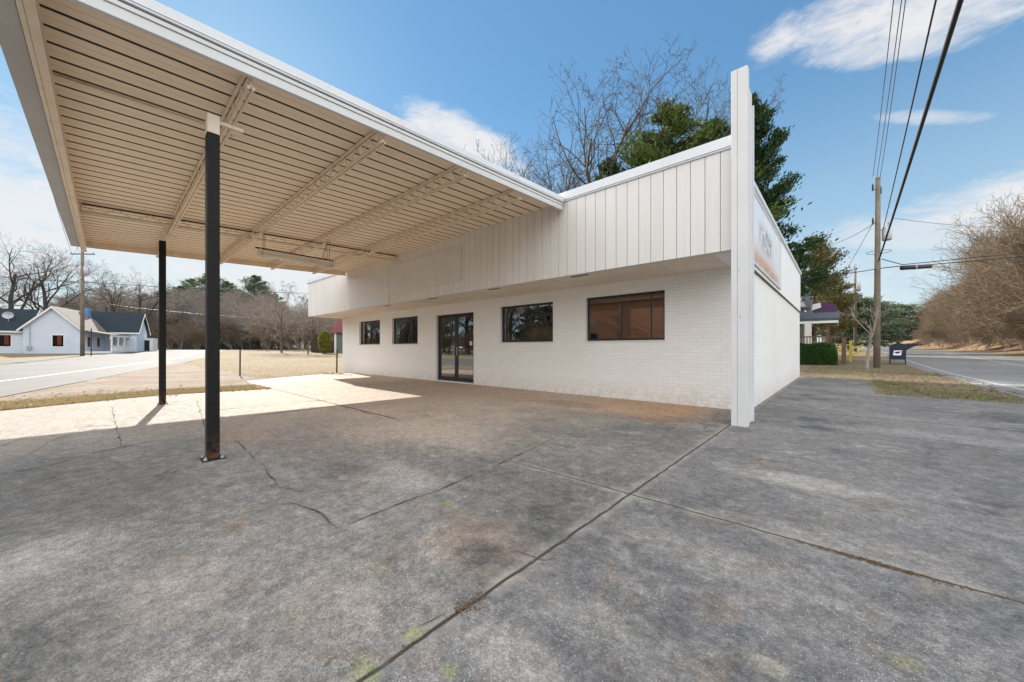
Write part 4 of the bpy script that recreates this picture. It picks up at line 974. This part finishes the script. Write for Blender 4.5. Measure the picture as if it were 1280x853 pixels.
q = MB(); q.tube([sp_, sp_+Vector((0, 0, hgt(411, 42, sp_.z)))], .05, 8); q.build('shaft', 'rust_post', t)
q = MB(); q.tube([sp_+Vector((0, 0, 1.0)), sp_+Vector((0, 0, 1.06))], .07, 8); q.build('collar', 'galv', t)

# ------------------------------------------------------------------ mailbox
mp = onground(1122, 22.8); mb_ = thing('mailbox', 'dark blue street mailbox with slanted chute hood on the verge', 'mailbox', mp)
uy = Vector((mp.x, mp.y, 0)).normalized(); ux = Vector((uy.y, -uy.x, 0))                     # its side faces the camera
def ml(u, v_, z_): return mp+ux*u+uy*v_+Vector((0, 0, z_))
W2, D2 = .36, .30
prof = [(-.36, .30), (.36, .30), (.36, .80), (.44, .98), (.86, 1.30), (-.02, 1.30), (-.2, 1.27), (-.32, 1.17), (-.36, 1.02)]
q = MB(); q.prism([ml(u, -D2, z_) for u, z_ in prof[:4]+[(.36, 1.0), (.36, 1.24), (.1, 1.30)]+prof[5:]], uy*2*D2); q.build('body', 'mail_blue', mb_, bevel=.01)
q = MB(); q.prism([ml(u, -D2*.9, z_) for u, z_ in ((.362, .88), (.42, .92), (.84, 1.20), (.88, 1.30), (.362, 1.30))], uy*1.8*D2); q.build('chute_hood', 'mail_blue', mb_, bevel=.008)
for u in (-.33, .33):
    for v_ in (-.27, .27): q = MB(); q.bar(ml(u, v_, 0), ml(u, v_, .30), .055); q.build('leg', 'mail_blue', mb_)
q = MB(); q.prism([ml(u, -D2-.006, z_) for u, z_ in ((-.20, .56), (.15, .56), (.19, .86), (-.16, .86))], uy*.005); em = q.build('emblem', 'mail_white', mb_)
q = MB(); q.prism([ml(u, -D2-.010, z_) for u, z_ in ((-.14, .74), (-.04, .79), (.17, .80), (.15, .75), (.04, .73), (.12, .70), (-.02, .67), (-.1, .69))], uy*.004); q.build('emblem_mark', 'mail_blue', em)

# ------------------------------------------------------------------ blue house on the left
def cam2(lat, dep): v_ = RGT*lat+FWD*dep; return Vector((v_.x, v_.y, 0))
E1 = cam2(-.53, .848).normalized(); E2 = cam2(.848, .53).normalized(); HO = cam2(-57.8, 46); HO.z = gz(HO.x, HO.y)-.05
hs = thing('blue_house', 'pale blue clapboard house with dark roofs and white porch across the road', 'house', HO)
def H(a, b, z_): return HO+E1*a+E2*b+Vector((0, 0, z_))
n = NT('clapboard'); p = n.pos(); z = n.sep(p)[2]
sw_ = n.mth('FRACT', n.mth('MULTIPLY', z, 6.5)); c = n.mix(n.map(n.noise(p, .8, 4), .3, .7), (.62, .70, .82), (.70, .77, .87)); n.bump(sw_, .8, .03)
M['clapboard'] = n.fin(c, .7)
def gable(a0, a1, b0, b1, ze, zr, along_, roofmat, wallmat='clapboard', ov=.35, nm=''):
    q = MB()
    if along_ == 'a':
        bm_ = (b0+b1)/2; q.prism([H(a0, b0, 0), H(a0, b1, 0), H(a0, b1, ze), H(a0, bm_, zr), H(a0, b0, ze)], E1*(a1-a0)); w_ = q.build('wall', wallmat, hs)
        q = MB(); sl_ = (zr-ze)/(bm_-b0); zo = ze-ov*sl_
        for s_ in (-1, 1):
            be = bm_+s_*((b1-b0)/2+ov); q.prism([H(a0-ov, be, zo+.03), H(a0-ov, bm_, zr+.03), H(a0-ov, bm_, zr+.2), H(a0-ov, be, zo+.2)], E1*(a1-a0+ov*2))
        r__ = q.build('roof', roofmat, hs); q = MB()
        for s_ in (-1, 1):
            be = bm_+s_*((b1-b0)/2+ov); q.prism([H(a0-ov-.03, be, zo-.12), H(a0-ov-.03, bm_, zr-.12), H(a0-ov-.03, bm_, zr+.16), H(a0-ov-.03, be, zo+.16)], E1*.05)
        q.build('barge_board', 'house_white', r__)
    else:
        am = (a0+a1)/2; q.prism([H(a0, b0, 0), H(a1, b0, 0), H(a1, b0, ze), H(am, b0, zr), H(a0, b0, ze)], E2*(b1-b0)); w_ = q.build('wall', wallmat, hs)
        q = MB(); sl_ = (zr-ze)/(am-a0); zo = ze-ov*sl_
        for s_ in (-1, 1):
            ae = am+s_*((a1-a0)/2+ov); q.prism([H(ae, b0-.02, zo+.03), H(am, b0-.02, zr+.03), H(am, b0-.02, zr+.2), H(ae, b0-.02, zo+.2)], E2*(b1-b0+ov))
        r__ = q.build('roof', roofmat, hs); q = MB()
        for s_ in (-1, 1):
            ae = am+s_*((a1-a0)/2+ov); q.prism([H(ae, b1+ov, zo-.12), H(am, b1+ov, zr-.12), H(am, b1+ov, zr+.16), H(ae, b1+ov, zo+.16)], E2*.05)
        q.obox(H(a0-ov-.04, b0, zo-.05), E2*(b1-b0+ov), E1*.05, (0, 0, .2)); q.build('barge_board', 'house_white', r__)
    return w_, r__
gable(0, 8.2, -2.5, 2.35, 3.2, 5.85, 'a', 'roof_grey')
gable(.5, 5.0, -14, -2.52, 3.05, 5.5, 'b', 'roof_dark')
gable(7.4, 12.2, -2.4, 5.7, 3.3, 6.0, 'b', 'roof_dark')
def hwin(a, b, z0_, z1_, w_, face):
    q = MB()
    if face == 'a': o1, e_, nn = H(a-.03, b, 0), E2, E1
    else: o1, e_, nn = H(a, b+.03, 0), E1, -E2
    q.obox(o1+Vector((0, 0, z0_-.12)), e_*(w_), nn*.06, (0, 0, z1_-z0_+.24)); f_ = q.build('window', 'house_white', hs)
    q = MB(); q.obox(o1+e_*.12-nn*.012+Vector((0, 0, z0_)), e_*(w_-.24), nn*.02, (0, 0, z1_-z0_)); g_ = q.build('pane', 'dark_glass', f_)
    q = MB(); q.obox(o1+e_*(w_*.45)-nn*.016+Vector((0, 0, z0_+.2)), e_*(w_*.3), nn*.003, (0, 0, z1_-z0_-.25)); q.build('curtain', 'red_curtain', f_)
hwin(0, -.2, .95, 2.35, 1.15, 'a'); hwin(.5, -4.6, .95, 2.3, 1.1, 'a'); hwin(.5, -9, .95, 2.3, 1.1, 'a'); hwin(1.6, 2.35, .9, 2.2, 1.0, 'b'); hwin(4.6, 2.35, .9, 2.2, 1.0, 'b')
q = MB(); q.lathe(H(7.6, .4, 5.2), [(.5, 0), (.5, 1.05), (.46, 1.1), (.46, 1.3)], 14); q.build('chimney', 'chimney_blue', hs)
q = MB(); q.obox(H(-.12, -2.1, .5), E2*.35, -E1*.12, (0, 0, .5)); q.tube([H(-.1, -1.9, 1.0), H(-.1, -1.9, 3.6)], .04, 6); q.build('electric_meter', 'galv', hs)
# porch
pr = MB(); pr.prism([H(.4, 2.0, 3.05), H(.4, 5.0, 2.45), H(.4, 5.0, 2.58), H(.4, 2.0, 3.2)], E1*13.0); pr.build('porch_roof', 'roof_grey', hs)
q = MB(); q.obox(H(.4, 4.9, 2.25), E1*13, E2*.12, (0, 0, .22)); q.build('porch_beam', 'house_white', hs)
q = MB(); q.obox(H(.4, 2.36, 0), E1*13, E2*2.6, (0, 0, .3)); q.build('porch_floor', 'house_white', hs)
for a in (.6, 2.9, 5.2, 7.5, 9.8, 13.0):
    q = MB(); q.obox(H(a, 4.85, .3), E1*.16, E2*.16, (0, 0, 1.96)); q.obox(H(a-.12, 4.8, 1.9), E1*.4, E2*.2, (0, 0, .36)); q.build('porch_post', 'house_white', hs)
q = MB(); q.obox(H(.6, 4.9, 1.0), E1*7, E2*.08, (0, 0, .08))
for i in range(40): q.obox(H(.65+i*.175, 4.92, .35), E1*.05, E2*.04, (0, 0, .66))
q.build('porch_railing', 'house_white', hs)
q = MB(); q.obox(H(11.0, 5.1, 0), E1*2.6, E2*1.6, (0, 0, 2.35)); q.build('porch_room', 'house_white', hs)
q = MB(); q.obox(H(10.98, 5.6, .3), E1*.01, E2*.7, (0, 0, 1.7)); q.build('side_door', 'dark_glass', hs)
dp = H(1.2, -4.1, 4.0); ds = thing('satellite_dish', 'grey satellite dish on the dark roof of the blue house', 'dish', dp)
q = MB(); ndir = (Vector((0, 0, CAM_H))-dp+Vector((8, -22, 18))).normalized(); u1 = ndir.orthogonal().normalized(); u2 = ndir.cross(u1); c_ = dp+Vector((0, 0, .75)); k0 = len(q.v)
for rr_, off_ in ((.02, 0), (.25, .04), (.45, .12)):
    for a in range(16): q.v.append(tuple(c_+(u1*math.cos(a*math.pi/8)+u2*math.sin(a*math.pi/8))*rr_+ndir*off_))
for j_ in range(2):
    for a in range(16): q.f.append((j_*16+a, j_*16+(a+1) % 16, (j_+1)*16+(a+1) % 16, (j_+1)*16+a))
q.build('reflector', 'galv', ds); q = MB(); q.tube([dp, c_], .035, 6); q.tube([c_, c_+ndir*.5-Vector((0, 0, .15))], .02, 5); q.build('mast', 'galv', ds)

# ------------------------------------------------------------------ far house behind the shop corner (left)
fo = onground(437, 66); fh = thing('far_house', 'small dark house with a red roof beyond the field next to the shop', 'house', fo)
e1 = FWD; e2 = RGT
q = MB(); q.obox(fo-e2*2.6, e2*9, e1*6, (0, 0, 3.9)); q.build('wall', 'wall_green', fh)
q = MB(); q.prism([fo-e2*3.4-e1*.6+Vector((0, 0, 3.7)), fo-e2*3.4+e1*3+Vector((0, 0, 6.3)), fo-e2*3.4+e1*6.6+Vector((0, 0, 3.7))], e2*10.5); q.build('roof', 'roof_red', fh)
q = MB(); q.obox(fo-e2*2.75-e1*.05, e2*.35, e1*.1, (0, 0, 3.7)); q.build('corner_board', 'house_white', fh)
q = MB(); q.obox(fo-e2*7, e2*4.3, e1*4, (0, 0, 2.2)); q.build('carport', 'rust_post', fh)
# ------------------------------------------------------------------ porch house on the right
po = Vector((-3, 34, gz(-3, 34))); ph = thing('porch_house', 'white house with a grey shingled brown timber porch behind the hedge', 'house', po); zb = po.z
q = MB(); q.box(-12, -2.1, 36.5, 46, 0, 4.2); q.build('wall', 'house_white', ph)
q = MB(); q.prism([(-2.1, 36.5, 4.2), (-2.1, 46, 4.2), (-2.1, 41.2, 7.2)], (-9.9, 0, 0)); q.prism([(-1.8, 36.2, 4.1), (-1.8, 41.2, 7.35), (-1.8, 41.2, 7.5), (-1.8, 36.2, 4.25)], (-10.4, 0, 0)); q.build('roof', 'shingle', ph)
q = MB(); q.prism([(-1.95, 36.4, 4.2), (-3.6, 36.4, 4.2), (-2.75, 36.4, 6.2)], (0, .3, 0)); q.build('dormer', 'house_white', ph)
q = MB(); q.hexa([(-7, 31.6, 2.95), (-.05, 31.6, 2.95), (-.05, 36.4, 3.65), (-7, 36.4, 3.65), (-7, 31.6, 3.12), (-.05, 31.6, 3.12), (-.05, 36.4, 3.95), (-7, 36.4, 3.95)]); pr_ = q.build('porch_roof', 'shingle', ph)
q = MB(); q.box(-7, -.1, 31.62, 31.72, 2.78, 2.945); q.box(-.2, -.1, 31.72, 36.4, 2.78, 2.945); q.build('porch_beam', 'house_white', ph)
q = MB(); q.box(-7, -.3, 31.9, 36.4, .2, .95); q.build('porch_floor', 'rail_wood', ph)
for x_, y_ in ((-.62, 31.95), (-1.55, 36.1), (-2.9, 31.95), (-5.5, 31.95), (-.6, 36.1)):
    q = MB(); q.box(x_-.08, x_+.08, y_-.08, y_+.08, .95, 2.78); q.build('porch_post', 'rail_wood', ph)
q = MB(); q.bar((-2.5, 31.95, 2.35), (-2.0, 31.95, 2.75), .07); q.bar((-2.82, 31.95, 2.2), (-2.2, 31.95, 2.72), .07); q.build('porch_brace', 'rail_wood', ph)
q = MB(); q.box(-7, .02, 31.88, 31.96, 1.86, 1.94); q.box(-7, .02, 31.9, 31.95, 1.1, 1.16)
for i in range(44): q.box(-6.9+i*.157, -6.9+i*.157+.05, 31.9, 31.95, 1.16, 1.86)
q.build('porch_railing', 'rail_wood', ph)
gp = Vector((.16, 31.6, gz(.16, 31.6))); t = thing('gate_post', 'thick brown timber post at the end of the hedge', 'post', gp)
q = MB(); q.box(gp.x-.11, gp.x+.11, gp.y-.11, gp.y+.11, gp.z-.05, gp.z+1.72); q.build('timber', 'rail_wood', t, bevel=.01)
q = MB(); q.box(gp.x-.13, gp.x+.13, gp.y-.13, gp.y+.13, gp.z+1.721, gp.z+1.76); q.build('post_top', 'rail_wood', t)
fp = Vector((.6, 35.0, gz(.6, 35))); t = thing('yellow_fence', 'yellow painted rail fence behind the timber post', 'fence', fp)
for x_ in (.53, -1.4): q = MB(); q.box(x_-.08, x_+.08, 34.92, 35.08, fp.z, fp.z+1.5); q.build('fence_post', 'yellow_paint', t)
for z_ in (.35, .75, 1.12):
    q = MB(); q.box(-1.32, .45, 34.97, 35.03, fp.z+z_, fp.z+z_+.12); q.build('rail', 'yellow_paint', t)
for z_ in (.5, .95):
    q = MB(); q.bar((.61, 35, fp.z+z_), (1.6, 48, gz(1.6, 48)+z_), .05, .12); q.build('rail', 'yellow_paint', t)
q = MB(); bn = Vector((-1.55, 35.3, 4.05)); bt = thing('banner', 'purple and white cloth banner above the porch roof', 'banner', bn)
q.prism([bn+Vector((0, 0, -.25)), bn+Vector((1.5, .2, -.25)), bn+Vector((1.2, .2, .3)), bn+Vector((.5, .1, .45)), bn+Vector((0, 0, .55))], (0, .03, 0)); q.build('cloth', 'purple_cloth', bt)
q = MB(); q.prism([bn+Vector((-.05, -.03, -.1)), bn+Vector((.5, .03, .1)), bn+Vector((.45, .03, .45)), bn+Vector((.0, -.03, .35))], (0, .02, 0)); q.build('white_patch', 'mail_white', bt)
q = MB(); q.tube([bn+Vector((-.08, 0, -.4)), bn+Vector((-.08, 0, .65))], .02, 6); q.build('pole', 'galv', bt)

# ------------------------------------------------------------------ across the highway behind the camera (seen in the shop windows)
bo = Vector((-14, -33, 0)); bb = thing('brick_building', 'brown brick building across the highway, mirrored in the shop window', 'building', bo)
q = MB(); q.box(-28.5, -13, -42, -30, 0, 8.2); q.build('wall', 'red_brick', bb)
q = MB(); q.box(-28.7, -12.8, -42.2, -29.8, 8.2, 9.6); q.build('parapet', 'roof_grey', bb)
for x_ in (-21.8,): q = MB(); q.box(x_, x_+.5, -29.99, -29.8, 0, 8.1); q.build('pilaster', 'interior_dark', bb)
for z_ in (7.2,): q = MB(); q.box(-28.5, -13, -29.985, -29.7, z_, z_+.35); q.build('string_course', 'rail_wood', bb)
for x_ in (-26.6,): q = MB(); q.box(x_, x_+1.8, -29.995, -29.96, 1, 3.2); q.build('window', 'dark_glass', bb)
q = MB(); q.box(-20.4, -19.2, -29.995, -29.95, 0, 2.4); q.build('door', 'house_white', bb)
r_ = random.Random(33)
for i in range(26):
    x_ = -31-75*r_.random(); y_ = -27-16*r_.random()
    place_tree(wood[i % 3] if i % 2 else bare[i % 3], (x_, y_, 0), r_.uniform(13, 21), i*1.3, 'bare_tree', 'bare tree across the highway mirrored in the shop windows', 'tree', 'bare trees across the highway', 1.2)
for i in range(7):
    x_ = -36-75*r_.random(); y_ = -36-12*r_.random()
    place_tree(cedarB if i % 2 else darkT, (x_, y_, 0), r_.uniform(6, 10), i*1.3, 'evergreen_tree', 'dark evergreen across the highway mirrored in the shop windows', 'tree', 'evergreens across the highway', 1.4)
for i in range(30):
    x_ = -29-75*r_.random(); y_ = -24-6*r_.random()
    place_tree(scrub[i % 3], (x_, y_, 0), r_.uniform(2, 5), i*1.3, 'thicket_bush', 'bare bush across the highway mirrored in the shop windows', 'bush', 'bushes across the highway', 1.5)

bpy.context.view_layer.update()
